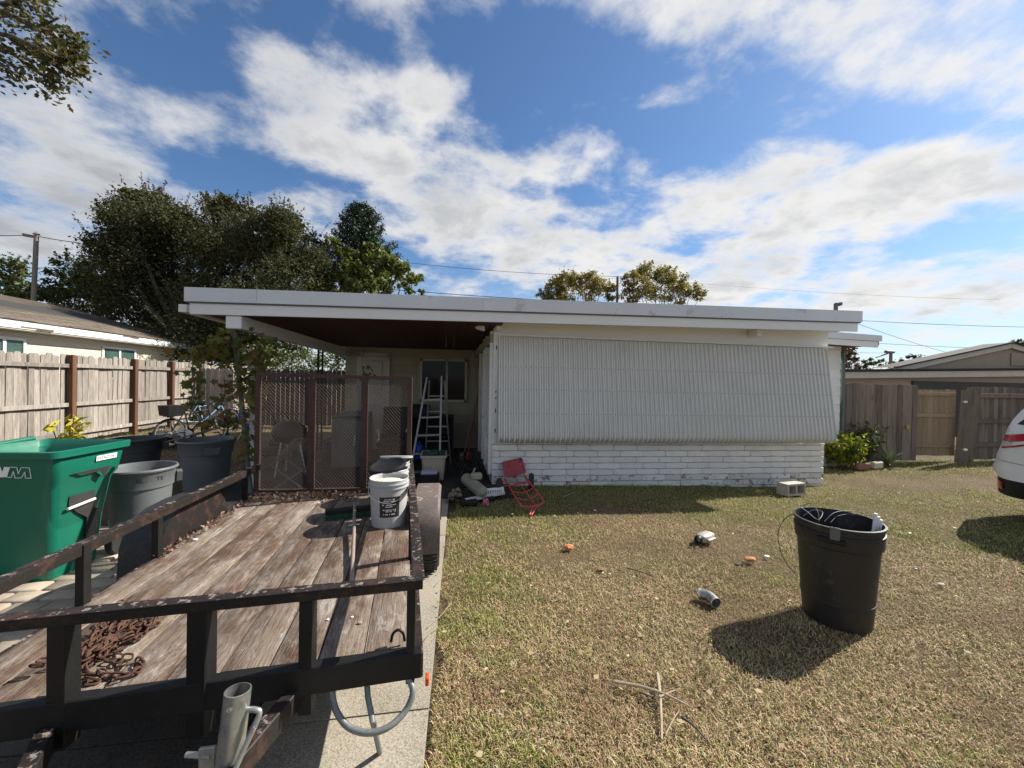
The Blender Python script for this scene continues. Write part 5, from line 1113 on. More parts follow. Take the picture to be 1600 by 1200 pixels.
for i, (pts, r_, mt) in enumerate((
        ([(1255, 806, .95), (1270, 797, .95), (1285, 800, .93), (1278, 812, .9), (1262, 800, .95), (1253, 792, .98), (1268, 786, .97), (1278, 800, .93), (1280, 815, .92)], .0035, 'lightgrey'),
        ([(1288, 815, .92), (1302, 802, .93), (1320, 798, .95), (1345, 800, 1.0), (1380, 815, 1.06), (1408, 822, 1.1)], .003, 'lightgrey'),
        ([(1298, 816, .92), (1310, 806, .94), (1335, 803, .98), (1370, 806, 1.04)], .0025, 'wire'),
        ([(1240, 802, .98), (1225, 812, 1.0), (1216, 832, 1.03), (1218, 855, 1.04), (1226, 876, 1.05), (1243, 897, 1.0)], .0035, 'wire'),
        ([(1388, 888, .99), (1410, 886, 1.0), (1440, 886, 1.02), (1470, 889, 1.03)], .003, 'twig'))):
    b = MB(); b.tube(curve([bpt(x, y_, Bd * kk) for x, y_, kk in pts], 6), r_ * .75, 6); b.build('wire', M_['greytube' if mt == 'lightgrey' else mt], bl, smooth=True)
b = MB()
for dx in (0, .022, .044): an = 0; p = mB @ Vector((.10 + dx, -.15, .45)); b.tube([p, p + Vector((.02, -.02, .36 - dx))], .011, 8)
o = b.build('white_tube', M_['label'], smooth=True); tag(o, 'three short white tubes standing in the black barrel', 'plastic tube')
# catalytic converter
q = G(1103, 848); mu = thing('exhaust_canister', 'tan metal exhaust canister with a dark pipe mouth on the lawn', 'exhaust part', q)
fx = Vector((.9, .42, 0)).normalized(); m_ = frame(q + Vector((.0, .04, .040)), fx, (-fx.y, fx.x, 0)); m_ = m_ @ Matrix.Rotation(math.pi / 2, 4, 'Y')
b = MB()
def ov(hx, hy, z, n=20): return [m_ @ Vector((math.copysign(abs(math.cos(2 * math.pi * i / n)) ** .7, math.cos(2 * math.pi * i / n)) * hx, math.copysign(abs(math.sin(2 * math.pi * i / n)) ** .7, math.sin(2 * math.pi * i / n)) * hy, z)) for i in range(n)]
b.loft([ov(.030, .032, -.085), ov(.038, .05, -.075), ov(.043, .062, -.05), ov(.044, .064, .10), ov(.038, .052, .125), ov(.026, .028, .135)]); b.build('canister', M_['canister'], mu, smooth=40)
b = MB(); b.bbox(m_ @ Vector((.0, .0, .03)), (.012, .17, .13), .003, m_.to_3x3()); b.build('flange', M_['steel'], mu)
b = MB(); b.lathe([(.030, -.115), (.036, -.118), (.038, -.11), (.036, -.06), (.028, -.06), (.028, -.10), (.030, -.115)], 20, m_); b.build('pipe', M_['blackplain'], mu, smooth=True)
# pipe elbow
e0, e1_, e2_ = G(1096, 936) + Vector((0, .03, .026)), G(1107, 940) + Vector((.015, .02, .030)), G(1119, 947) + Vector((.0, 0, .022))
el = thing('pipe_elbow', 'galvanised stovepipe elbow lying on the lawn near the barrel shadow', 'pipe elbow', G(1107, 945))
cp_ = curve([e0, e1_, e2_], 5); b = MB(); b.tube(cp_, .038, 24, caps=False); b.tube(cp_[::-1], .035, 24, caps=False); b.build('elbow', M_['galv'], el, smooth=True)
for p, q in ((cp_[0], cp_[1]), (cp_[-1], cp_[-2])):
    b = MB(); d = (q - p).normalized(); mm = frame(p, d.orthogonal(), d.cross(d.orthogonal())); b.lathe([(.036, 0), (.0405, 0), (.0405, .012), (.038, .012)], 24, mm); b.build('collar', M_['steel'], el, smooth=True)
def chunk(name, px, py, size, mat, label, cat, flat=.6):
    q = G(px, py); b = MB(); r2 = random.Random(px); pts = []
    for i in range(6):
        z = -1 + 2 * i / 5; rr_ = math.sqrt(max(.08, 1 - z * z * .9)); pts.append([q + Vector((math.cos(a) * rr_ * size * r2.uniform(.7, 1.15), math.sin(a) * rr_ * size * .7 * r2.uniform(.75, 1.15), size * flat * (z * .8 + .65))) for a in [2 * math.pi * j / 10 for j in range(10)]])
    b.loft(pts); o = b.build(name, M_[mat]); return tag(o, label, cat)
chunk('brick_chunk', 888, 858, .055, 'orangebrick', 'pale orange brick chunk, leftmost of the three on the lawn', 'brick chunk')
chunk('brick_chunk', 940, 890, .045, 'terra', 'flat rust brown brick piece half sunk in the middle of the lawn', 'brick chunk', .2)
chunk('brick_chunk', 1172, 876, .06, 'orangebrick', 'long orange clay chunk between exhaust canister and black barrel', 'brick chunk', .4)
chunk('stone', 1152, 884, .03, 'bark', 'small dark stone beside the long orange clay chunk', 'stone')
chunk('stone', 952, 898, .015, 'block', 'small white chip just right of the sunken brick piece', 'stone')
chunk('stone', 1198, 870, .03, 'label', 'white scrap lying by the black barrel, left of its wire', 'stone', .3)
chunk('stone', 1470, 914, .03, 'block', 'pale grey stone in the lawn right of the barrel', 'stone', .4)
chunk('stone', 1430, 890, .022, 'greybox', 'small dark stone in the dirt just right of the barrel', 'stone', .5)
# dried palm stalks crossing, fallen sticks
def stick(pts, r, label, cat='stick', mat='twig', nm='dry_stick'):
    b = MB(); P = curve([G(x, y_) + Vector((0, 0, z)) for x, y_, z in pts], 5); n = len(P); b.tube(P, [r * (1 - .6 * i / n) for i in range(n)], 7); o = b.build(nm, M_[mat], smooth=True); return tag(o, label, cat)
stick([(1027, 1058, .02), (1031, 1092, .02), (1033, 1125, .014), (1034, 1158, .008)], .010, 'straight pale palm stalk pointing at the camera, on the lawn')
stick([(960, 1068, .01), (1000, 1078, .02), (1040, 1094, .03), (1083, 1110, .012)], .009, 'long brown palm stalk lying crosswise under the pale one')
stick([(1030, 1098, .03), (1055, 1084, .02)], .006, 'short twig forking up from the crossed palm stalks')
stick([(980, 890, .015), (1005, 897, .015), (1025, 905, .01)], .007, 'thin dark stick lying right of the sunken brick piece', mat='bark')
stick([(880, 778, .02), (900, 770, .015)], .006, 'pale stick in the shaded grass by the red hand truck')
stick([(1040, 1150, .008), (1052, 1128, .012), (1062, 1112, .01)], .004, 'thin straw coloured sliver beside the lower end of the pale stalk')
stick([(1000, 1085, .012), (1015, 1092, .016), (1024, 1090, .012)], .006, 'curled brown husk just left of where the palm stalks cross', mat='bark')
stick([(1065, 1120, .0), (1085, 1140, .015), (1110, 1165, .005)], .007, 'grey brown stick low in the lawn right of the palm stalks', mat='bark')
C = [];  rr = random.Random(5)
for i in range(620):
    x, y_ = rr.uniform(.0, 8.5), rr.uniform(1.25, 7); 
    if rr.random() < .35: x = rr.uniform(-.05, 1.6); y_ = rr.uniform(1.3, 4)
    if x > XL - .1 and x < XR and y_ > YW - .1: continue
    C.append((x, y_, hgt(x, y_) + .028 + rr.random() * .012))
V, F = leaf_quads(np.array(C), .036, RNG, 0, .75); V[:, 2] = np.array(C)[:, 2].repeat(4) + (V[:, 2] - np.array(C)[:, 2].repeat(4)) * .3
o = link('fallen_leaves', arr_mesh('fallen_leaves', V, F, M_['dryleaf'])); tag(o, 'dry leaves scattered over the lawn', 'fallen leaves', kind='stuff')

# ================================================================== WHITE CAR (parked beside the lawn, tail towards the fence)
car = thing('parked_car', 'white car parked at the right edge of the lawn, rear corner in view', 'car', (8.3, 2.2, -.1))
Lc, X0, Yr, Zc = 4.45, 7.36, 4.44, .03         # near flank X0, rear end Yr
def top(l):   # roof profile along the length from the rear
    P = [(0, .98), (.04, 1.02), (.12, 1.08), (.42, 1.42), (.62, 1.58), (.95, 1.65), (1.9, 1.68), (2.5, 1.60), (3.1, 1.20), (3.35, 1.06), (4.1, .98), (4.35, .85), (4.45, .70)]
    for (a, b_), (c_, d) in zip(P, P[1:]):
        if l <= c_: return b_ + (d - b_) * (l - a) / (c_ - a)
    return .7
def rear_in(z):  # how far the rear face leans in at each height
    return 0.0 if .48 < z < .62 else (.05 if z <= .48 else .02 + .10 * sm(.62, 1.0, z))
def surf(l, z, off=0.0):
    """near flank point at length l from the rear, height z; rounded rear corner and tumblehome"""
    tb = 0 if z < .95 else .20 * ((z - .95) / .72) ** 1.25
    cor = .34 * max(0, 1 - l / .50) ** 2.2 + .30 * max(0, 1 - (Lc - l) / .7) ** 2
    crease = .018 * math.exp(-((z - .93) / .03) ** 2) - .02 * math.exp(-((z - .62) / .12) ** 2)
    x = X0 + tb + cor - crease - off; y = Yr - l - (rear_in(z) + max(0, z - 1.0) * .0) * max(0, 1 - l / .5); return Vector((x, y, z + Zc))
Wd = 1.82
ls = [0, .03, .08, .15, .25, .36, .5, .65, .8, 1.0, 1.3, 1.6, 2.0, 2.4, 2.8, 3.1, 3.4, 3.7, 4.0, 4.2, 4.35, 4.45]
ring_list = []
for l in ls:
    tz = top(l); zs = [.42 + (.50) * i / 7 for i in range(8)] + [.95 + (max(tz, .96) - .95) * i / 7 for i in range(8)]
    near = [surf(l, z) for z in zs]; far = [Vector((2 * (X0 + Wd / 2) - p.x, p.y, p.z)) for p in near]; crown = near[-1].lerp(far[-1], .5) + Vector((0, 0, .03)); ring_list.append(near + [crown] + far[::-1])
b = MB(); b.loft(ring_list); b.build('body', M_['carwhite'], car, smooth=38)
def patch(name, mat, lz, off=.004, nl=10, nz=6, parent=car, smooth=True):
    """panel on the flank: lz(u) gives (l, z_low, z_high)"""
    b = MB(); V = []
    for i in range(nl + 1):
        l, z0, z1 = lz(i / nl); V += [surf(l, z0 + (z1 - z0) * j / nz, off) for j in range(nz + 1)]
    b.add(V, [(i * (nz + 1) + j, (i + 1) * (nz + 1) + j, (i + 1) * (nz + 1) + j + 1, i * (nz + 1) + j + 1) for i in range(nl) for j in range(nz)]); return b.build(name, M_[mat], parent, smooth=smooth)
bp = MB(); rl = []
for l in ls:
    rl.append([surf(l, z, -.02 if z < .3 else -.012) for z in (.20, .25, .32, .38, .43)] + [Vector((2 * (X0 + Wd / 2) - p.x, p.y, p.z)) for p in [surf(l, z, -.012) for z in (.43, .2)]])
bp.loft(rl); bp.build('lower_trim', M_['blackpl'], car, smooth=38)
patch('tail_light', 'taillight', lambda u: (.10 + .62 * u, .90 + .10 * u - .05 * (1 - u) * 0, 1.03 + .10 * u ** 1.5 - .02), .012)
tl = [c for c in car.children if c.name.startswith('tail_light')][0]
patch('lens', 'clearlens', lambda u: (.10 + .22 * u, .84 + .05 * u, .93), .013, parent=tl); patch('lens_edge', 'taillight', lambda u: (.12 + .6 * u, .82 + .14 * u ** 1.3, .845 + .14 * u ** 1.3), .015, parent=tl)
patch('quarter_window', 'glass', lambda u: (.36 + .76 * u, 1.17 - .02 * u, 1.18 + min(.34, .62 * u)), .005)
patch('window', 'glass', lambda u: (1.22 + .8 * u, 1.15, 1.52), .005); patch('window', 'glass', lambda u: (2.08 + .8 * u, 1.13, 1.50 - .34 * max(0, u - .35)), .005)
patch('bumper_seam', 'greybox', lambda u: (.02 + .62 * u, .66 - .02 * u, .666 - .02 * u), .003)
patch('reflector', 'taillight', lambda u: (.06 + .16 * u, .27, .37), .014 - .012 + .004)
for yc in (.95, 3.55):
    b = MB(); mt = Matrix.Translation((X0 + .13, Yr - yc, .275)) @ Matrix.Rotation(math.pi / 2, 4, 'Y')
    b.lathe([(.10, -.11), (.24, -.11), (.34, -.09), (.355, 0), (.34, .09), (.24, .1)], 40, mt, cap0=True, cap1=True); w = b.build('wheel', M_['rubber'], car, smooth=35)
    b = MB(); b.lathe([(.02, -.112), (.06, -.118), (.22, -.122), (.235, -.115)], 30, mt, cap0=True); b.build('rim', M_['steel'], w, smooth=35)
    b = MB(); rg = []
    for i in range(15):
        a = math.pi * (-.08 + 1.16 * i / 14); r0_, r1_ = .385, .445; rg.append([Vector((surf(yc, .5).x - .012, Yr - yc + math.cos(a) * r_, max(.2, .34 + math.sin(a) * r_) + Zc)) for r_ in (r0_, r1_)] + [Vector((X0 + .1, Yr - yc + math.cos(a) * r_, max(.2, .34 + math.sin(a) * r_) + Zc)) for r_ in (r1_, r0_)])
    b.loft(rg); b.build('wheel_arch', M_['blackpl'], car, smooth=40)
    b = MB(); b.lathe([(.001, 0), (.385, 0)], 30, Matrix.Translation((X0 + .004 - .03, Yr - yc, .34 + Zc)) @ Matrix.Rotation(math.pi / 2, 4, 'Y')); b.build('arch_liner', M_['dark'], car)

# ================================================================== NEIGHBOURS
nh = thing('neighbour_house', 'low cream house beyond the board fence with peeling white eave', 'house', (-13, 17, 0))
XN = -13.0; b = MB(); b.box((XN - 4, 15.5, 1.4), (8, 11.6, 3.0)); b.build('wall', M_['cream'], nh)
for i in range(16):
    z = .1 + .19 * i; b = MB(); b.box((XN + .012, 15.5, z + .09), (.02, 11.6, .182)); b.build('siding_board', M_['cream'], nh)
e = PX(283, 535, -12.5); e0 = PX(0, 487, -12.5)
b = MB(); b.bbox((-12.5, 13.5, 3.06), (.05, 17.4, .22), .01)
b.build('eave_board', M_['whitechip'], nh)
for (px, wv) in ((60, 1.0), (205, .8)):
    b = MB(); q = PX(px, 513 if px < 100 else 526, -12.47); b.box((-12.472, q.y, q.z - .02), (.006, wv, .05)); b.box((-12.472, q.y + .2, q.z - .05), (.006, wv * .5, .04)); b.build('bare_wood', M_['bark'], nh)
b = MB(); b.box((-12.76, 13.5, 2.93), (.5, 17.3, .02)); b.build('eave_soffit', M_['white'], nh)
b = MB(); b.add([(-12.46, 4.5, 3.17), (-12.46, 22.2, 3.17), (-18, 22.2, 4.75), (-18, 4.5, 4.75), (-12.46, 4.5, 3.20), (-12.46, 22.2, 3.20), (-18, 22.2, 4.8), (-18, 4.5, 4.8)], [(0, 1, 2, 3), (4, 7, 6, 5), (0, 4, 5, 1), (1, 5, 6, 2), (3, 2, 6, 7), (0, 3, 7, 4)]); rf_ = b.build('roof', M_['shingle_dark'], nh)
sl = math.atan2(1.58, 5.54)
bs = MB(); bs.box((0, 0, 0), (.17, .95, .012)); sme = bs.mesh('shingle', M_['shingle']); cnt = 0
for r_ in range(16):
    for c_ in range(18):
        if cnt >= 290: break
        cnt += 1; x = -12.52 - r_ * .15 * math.cos(sl); z = 3.21 + r_ * .15 * math.sin(sl)
        o = link('shingle', sme, rf_, Vector((x, 7.2 + c_ * .97 * .86 + (r_ % 2) * .45, z + .008)) - woff(rf_)); o.rotation_euler = (0, sl + .03, 0); o.scale = (1, R.uniform(.82, .88), 1)
b = MB(); b.add([(-14.8, 5, 3.86), (-14.8, 22.2, 3.86), (-18, 22.2, 4.815), (-18, 5, 4.815)], [(0, 1, 2, 3)]); b.build('roof_upper', M_['shingle'], rf_)
for (pa_, pb_, pt_, pb3) in ((-30, 37, 525, 560), (160, 210, 541, 565)):
    a, c = PX(pa_, pt_, XN + .03), PX(pb_, pt_ + 6, XN + .03); h_ = 1.2; zt_ = min(a.z, c.z) if pa_ > 0 else c.z
    b = MB()
    for y_ in (a.y, c.y, (a.y + c.y) / 2): b.box((XN + .04, y_, zt_ - h_ / 2), (.06, .08, h_))
    b.box((XN + .04, (a.y + c.y) / 2, zt_), (.062, c.y - a.y + .08, .08)); b.box((XN + .04, (a.y + c.y) / 2, zt_ - h_), (.062, c.y - a.y + .08, .08)); wn = b.build('window', M_['white'], nh)
    b = MB(); b.box((XN + .03, (a.y + c.y) / 2, zt_ - h_ / 2), (.02, c.y - a.y, h_)); b.build('pane', M_['glassgreen'], wn)
rn = thing('neighbour_house', 'beige house with a low gable roof behind the right fence', 'house', (20, 14, 0))
b = MB(); b.box((24, 17, 1.0), (17, 7.6, 2.75)); b.build('wall', M_['tan'], rn)
b = MB(); b.box((22.9, 13.17, .85), (8.6, .06, 2.2)); b.build('garage_door', M_['garage'], rn)
b = MB(); b.bbox((23, 12.98, 2.33), (15.9, .06, .26), .01, Matrix.Rotation(rad(-1.6), 3, 'Y')); b.build('fascia', M_['beigefasc'], rn)
b = MB(); b.box((23, 13.1, 2.52), (16, .5, .07), Matrix.Rotation(rad(-1.6), 3, 'Y')); b.box((23, 16.5, 2.48), (16, 7, .06), Matrix.Rotation(rad(-1.6), 3, 'Y')); b.build('roof_edge', M_['shingle_dark'], rn)
gl, gr = PY(1405, 578, 13.4), PY(1575, 540, 13.4); b = MB(); b.prism([(gl.x, 2.4), (gr.x, gr.z - .1), (gr.x * 2 - gl.x, 2.5)], frame((0, 13.4, 0), (1, 0, 0), (0, 0, 1)), -.8); b.build('gable', M_['tan'], rn)
for s in (0, 1):
    p, q = (Vector((gl.x - .4, 13.3, 2.36)), Vector((gr.x, 13.3, gr.z))) if s == 0 else (Vector((gr.x, 13.3, gr.z)), Vector((gr.x * 2 - gl.x, 13.3, 2.45)))
    b = MB(); b.bar(p, q, .06, .22); b.build('barge_board', M_['beigefasc'], rn); b = MB(); d = Vector((0, 0, .13)); b.bar(p + d + Vector((0, -.06, 0)), q + d + Vector((0, -.06, 0)), .14, .06)
    up_ = Vector((0, .9, 0)); b.add([p + d, q + d, q + d + up_, p + d + up_], [(0, 1, 2, 3)]); b.build('roof', M_['shingle_dark'], rn)
b = MB(); q = PY(1590, 562, 13.37); b.bbox((q.x + .3, 13.37, q.z), (1.3, .04, .55), .01)
for i in range(6): b.box((q.x + .3, 13.34, q.z - .2 + i * .08), (1.15, .02, .03))
b.build('gable_vent', M_['tan'], rn)

# ================================================================== POLES AND WIRES
def pole(px, py, Y, r, label, kids=()):
    p = PY(px, py, Y); t = thing('utility_pole', label, 'utility pole', (p.x, Y, 0)); b = MB(); b.tube([(p.x - (.25 if px < 100 else 0), Y, -.2), p], [r * 1.25, r], 12); b.build('pole', M_['pole'], t, smooth=True); return t, p
t, pl = pole(57, 366, 22, .085, 'grey wooden utility pole above the cream house')
b = MB(); b.box(pl + Vector((-.28, 0, -.10)), (.5, .10, .12), Matrix.Rotation(rad(8), 3, 'Y')); b.tube([pl, pl + Vector((0, 0, .12))], [.14, .02], 8); b.build('bracket', M_['pole'], t)
t, p2 = pole(965, 432, 26, .085, 'thin utility pole between the two yellowing trees'); 
t, p3 = pole(1392, 550, 30, .12, 'short utility pole with a lamp head above the right neighbour roof')
b = MB(); b.bbox(p3 + Vector((-.15, 0, 0)), (.9, .3, .25), .05); b.tube([p3 + Vector((-.2, 0, -.1)), p3 + Vector((-1.6, 0, -.55))], .06, 6); b.build('lamp_head', M_['greybox'], t)
def wire(a, c, sag, label, r=.018):
    b = MB(); b.tube([a.lerp(c, i / 24) + Vector((0, 0, -sag * 4 * (i / 24) * (1 - i / 24))) for i in range(25)], r, 5); o = b.build('power_line', M_['wire'], smooth=True); tag(o, label, 'power line')
wire(PY(-60, 362, 22), pl + Vector((-.3, 0, -.05)), .1, 'overhead line running left from the grey wooden pole')
wire(pl + Vector((.1, 0, -.1)), PY(230, 385, 24), .15, 'overhead line running right from the grey wooden pole into the oak')
wire(PY(-60, 412, 24), PY(100, 418, 26), .1, 'lower overhead line crossing behind the grey wooden pole')
wire(PY(560, 401, 27), p2, .25, 'overhead line from the conifer to the thin middle pole', .014)
wire(p2, PY(1560, 468, 33), .3, 'thin overhead line running right from the middle pole', .010)
wire(PY(560, 448, 25), PY(870, 470, 25), .05, 'overhead line just above the flat roof edge', .02)
wire(PY(1330, 500, 20), PY(1680, 512, 22), .1, 'overhead line crossing high above the right neighbour gable', .016)
wire(PY(1335, 504, 18), PY(1500, 556, 26), .1, 'overhead line slanting down behind the right neighbour roof', .014)
wire(PY(1350, 535, 24), PY(1640, 546, 24), .1, 'overhead line just over the right neighbour ridge', .014)
wire(PY(1320, 548, 26), p3 + Vector((-.3, 0, -.05)), .1, 'overhead line ending at the short lamp pole', .014)

# ================================================================== TREES AND PLANTS
def tree(name, label, base, clist, mat, size, seed, trunk_r=.25, group=None, asp=.5, twigs=0, limbs=True, up=.35, fork=.35):
    rg = np.random.default_rng(seed); t = thing(name, label, 'tree', base, group); base = Vector(base)
    C = clumps(clist, rg)
    top_ = Vector((sum(c[0] for c in clist) / len(clist), sum(c[1] for c in clist) / len(clist), sum(c[2] for c in clist) / len(clist)))
    b = MB(); fk = base.lerp(top_, fork); b.tube(curve([base + Vector((0, 0, -.2)), base.lerp(fk, .5) + Vector((.05, 0, 0)), fk], 4), [trunk_r * (1 - .3 * i / 8) for i in range(9)], 10)
    if limbs:
        for c in clist:
            e = Vector(c[:3]); m = fk.lerp(e, .5) + Vector((0, 0, -.12 * (e - fk).length)); P = curve([fk, m, e], 4); b.tube(P, [trunk_r * .55 * (1 - .85 * i / (len(P) - 1)) for i in range(len(P))], 6)
    extra = []
    for i in range(twigs):
        c = clist[int(rg.integers(0, len(clist)))]; d = rg.normal(size=3); d[2] = abs(d[2]) + .3; d /= np.linalg.norm(d); s = np.array(c[:3]) + d * np.array(c[3:6]) * .85; L = rg.uniform(.35, 1.3) * min(c[3:6]) * .6; e = s + (d + np.array([0, 0, .5])) * L
        b.tube([Vector(s), Vector(e)], [.012, .005], 4)
        q = rg.uniform(0, 1, 24)[:, None]; extra.append(s + (e - s) * q + rg.normal(size=(24, 3)) * .06 * (1.3 - q))
    b.build('trunk', M_['bark'], t, smooth=True)
    if extra: C = np.concatenate([C] + extra)
    V, F = leaf_quads(C, size, rg, up, asp); V = V - np.array(base)
    o = link('crown', arr_mesh('crown', V, F, M_[mat]), t); return t
def cpx(lst, Y0, seed, nmul=1.0, dy=.6):
    """crown clumps from where they stand: (px, py, radius px, leaves) at about distance Y0"""
    r2 = random.Random(seed); out = []
    for (px, py, rp, n) in lst:
        Y = Y0 + r2.uniform(-1, 1) * dy * 2; p = PY(px, py, Y); rr_ = rp / FPX * ((p - CAM).dot(FW)); out.append((p.x, p.y, p.z, rr_, rr_ * 1.1, rr_ * .85, int(n * nmul)))
    return out
oakc = [(205, 350, 38, 1400), (230, 325, 40, 1500), (276, 350, 38, 1500), (318, 372, 42, 1600), (354, 328, 30, 1100), (396, 368, 40, 1500), (442, 350, 30, 1200), (470, 390, 40, 1400), (492, 408, 24, 700),
        (185, 395, 40, 1400), (150, 430, 32, 1000), (225, 400, 55, 1900), (290, 410, 60, 2100), (350, 400, 55, 1900), (410, 415, 55, 1900), (460, 440, 50, 1500), (500, 448, 26, 700),
        (150, 475, 45, 1500), (210, 470, 55, 1800), (270, 470, 55, 1800), (250, 520, 45, 1300), (310, 530, 60, 1700), (370, 540, 50, 1400), (430, 540, 50, 1400), (330, 470, 55, 1500), (400, 480, 55, 1300), (210, 308, 16, 240), (175, 318, 16, 220), (250, 305, 18, 260), (335, 312, 18, 260), (395, 322, 18, 260), (430, 330, 16, 220)]
oak = tree('oak_tree', 'big dark oak tree behind the board fence and the carport', (-14.2, 25, 0), cpx([(x, y + (14 if y < 345 else 4), r, n) for x, y, r, n in oakc], 24.5, 3, 3.4, 1.3), 'oak', .135, 3, .4, twigs=520)
rg = np.random.default_rng(77); C = clumps([(a, b_, c_, d * .8, e * .8, f * .8, 900) for (a, b_, c_, d, e, f, n) in cpx(oakc[:27], 24.8, 3, 1, 1.0)] , rg)
V, F = leaf_quads(C, .24, rg); link('inner_foliage', arr_mesh('inner_foliage', V - np.array(oak.location), F, M_['oak']), oak)
# more foliage low behind the yard, seen through the carport
tree('shrub_tree', 'dense green shrub tree beyond the yard fence, seen through the carport', (-4.6, 17.5, 0), cpx([(430, 560, 35, 900), (470, 575, 35, 900), (520, 570, 35, 900), (400, 560, 30, 700), (550, 565, 30, 700)], 17.5, 8), 'small', .14, 5, .12)
tree('far_tree', 'green tree at the photo edge beyond the cream house roof', (-24, 26, 0), cpx([(8, 425, 26, 900), (25, 450, 24, 800), (5, 465, 28, 700), (-20, 440, 40, 900), (40, 470, 16, 300)], 26, 9), 'small', .22, 6, .25, twigs=14)
tree('thin_tree', 'loose yellow green tree with bare twigs between utility pole and oak', (-19, 25, 0), cpx([(95, 430, 20, 260), (110, 415, 18, 240), (85, 455, 22, 420), (120, 440, 22, 420), (75, 470, 18, 300), (100, 470, 22, 420)], 25, 10), 'small', .2, 7, .15, twigs=30)
# Norfolk pine: tiers of drooping plumes
pt_ = thing('conifer', 'dark Norfolk pine rising above the flat roof', 'tree', (-5.6, 27, 0))
pb_, ptp = PY(562, 470, 27), PY(561, 322, 27); b = MB(); b.tube([Vector((pb_.x, 27, 0)), Vector((pb_.x, 27, pb_.z)), ptp], [.28, .2, .03], 8); b.build('trunk', M_['bark'], pt_)
C = []; rg = np.random.default_rng(4); Ht = ptp.z - pb_.z
for k_ in range(15):
    f = k_ / 14; z = ptp.z - .25 - f * Ht * .78; Lr = .5 + 2.5 * f ** .8
    for j in range(8):
        a = j * math.pi / 4 + k_ * .5 + rg.uniform(-.2, .2); L = Lr * rg.uniform(.75, 1.12); n = int(190 + 240 * f); t = rg.uniform(.1, 1, n); w = .05 + .06 * (1 - abs(t - .75))
        upc = .55 * L * (t ** 1.6) * (1.0 - .45 * f)
        C.append(np.stack([pb_.x + math.cos(a) * L * t + rg.normal(size=n) * w, 27 + math.sin(a) * L * t + rg.normal(size=n) * w, z + upc + rg.normal(size=n) * w * .8], 1))
C = np.concatenate(C); V, F = leaf_quads(C, .16, rg, .4, .4); o = link('crown', arr_mesh('crown', V - np.array([-5.6, 27, 0]), F, M_['pine']), pt_)
tree('broadleaf_tree', 'bright green broadleaf tree in front of the Norfolk pine', (-4.4, 24.5, 0), cpx([(518, 378, 10, 160), (528, 395, 9, 120), (544, 396, 10, 180), (578, 392, 14, 260), (594, 396, 12, 200), (556, 408, 18, 360), (595, 410, 20, 380), (615, 415, 18, 300), (632, 425, 16, 280), (648, 433, 13, 200), (640, 445, 14, 180), (545, 430, 24, 420), (580, 435, 24, 420), (612, 440, 20, 300), (530, 445, 22, 300), (560, 455, 22, 300), (600, 458, 20, 240), (655, 458, 6, 30)], 24.5, 11, 2.0), 'broad', .26, 12, .2, twigs=20)
tree('yellowing_tree', 'round yellowing tree left of the thin middle pole, above the roof', (8, 25, 0), cpx([(850, 462, 13, 240), (868, 448, 16, 330), (885, 440, 16, 330), (905, 440, 18, 380), (925, 438, 16, 330), (940, 450, 16, 300), (955, 458, 13, 220), (885, 462, 20, 360), (920, 462, 20, 360), (872, 470, 16, 200)], 25, 12, 3.6), 'autumn', .15, 13, .12, 'yellowing trees above the roof', twigs=24)
tree('yellowing_tree', 'round yellowing tree right of the thin middle pole, above the roof', (14.5, 25, 0), cpx([(985, 438, 14, 260), (1003, 428, 15, 320), (1022, 424, 15, 320), (1040, 432, 17, 360), (1060, 442, 16, 300), (1080, 455, 14, 240), (1092, 464, 10, 140), (1000, 450, 20, 420), (1030, 455, 22, 460), (1060, 462, 20, 340), (985, 462, 16, 240)], 25, 13, 3.6), 'autumn', .15, 14, .12, 'yellowing trees above the roof', twigs=24)
tree('rusty_tree', 'rust brown tree between rear roof and right neighbour house', (20, 17.5, 0), cpx([(1322, 552, 10, 200), (1330, 545, 8, 160), (1326, 566, 12, 240), (1340, 572, 9, 120), (1334, 557, 8, 140)], 19, 14, 2.2), 'rustpalm', .13, 15, .12)
for i, (lst, lb) in enumerate(((((1350, 570, 9, 160), (1365, 566, 8, 140), (1358, 574, 10, 160)), 'small dark tree far beyond the right neighbour roof, beside the rust brown one'), (((1378, 568, 8, 130), (1390, 572, 8, 120), (1372, 575, 9, 120)), 'small dark tree far off, just left of the lamp pole'), (((1410, 566, 10, 200), (1428, 563, 10, 200), (1420, 572, 12, 240), (1440, 572, 10, 160)), 'dark spreading tree far off, right of the lamp pole'), (((1585, 536, 8, 90), (1600, 534, 9, 120), (1615, 532, 10, 120)), 'dark treetop just above the right neighbour ridge'))):
    c = cpx(list(lst), 34, 20 + i); tree('distant_tree', lb, (c[0][0], 34, -.2), c, 'small' if i % 2 else 'oak', .26, 30 + i, .15, 'trees beyond the right neighbour house')
# branch of a street tree reaching in at the upper left; trunk stands left of the view
st = thing('street_tree', 'overhanging tree with small yellow green leaves at the upper left', 'tree', (-6.6, 3.6, 0))
tb = [Vector((-6.6, 3.6, -.1)), Vector((-6.5, 3.65, 2.6)), Vector((-5.6, 3.8, 4.5))]; b = MB(); b.tube(curve(tb, 5), [.16 - .09 * i / 10 for i in range(11)], 10)
rg = np.random.default_rng(21); C = []
def br_(pts, r, n, jit):
    P = curve(pts, 6); b.tube(P, [r * (1 - .8 * i / (len(P) - 1)) + .003 for i in range(len(P))], 6)
    for _ in range(int(n * 1.9)):
        t = rg.uniform(.15, 1.0) ** .8; i = min(len(P) - 2, int(t * (len(P) - 1))); p = P[i].lerp(P[i + 1], t * (len(P) - 1) - i); C.append(np.array(p) + rg.normal(size=3) * jit)
def B_(px, py, Y=4.2): return PY(px, py, Y)
root = Vector((-5.6, 3.8, 4.5))
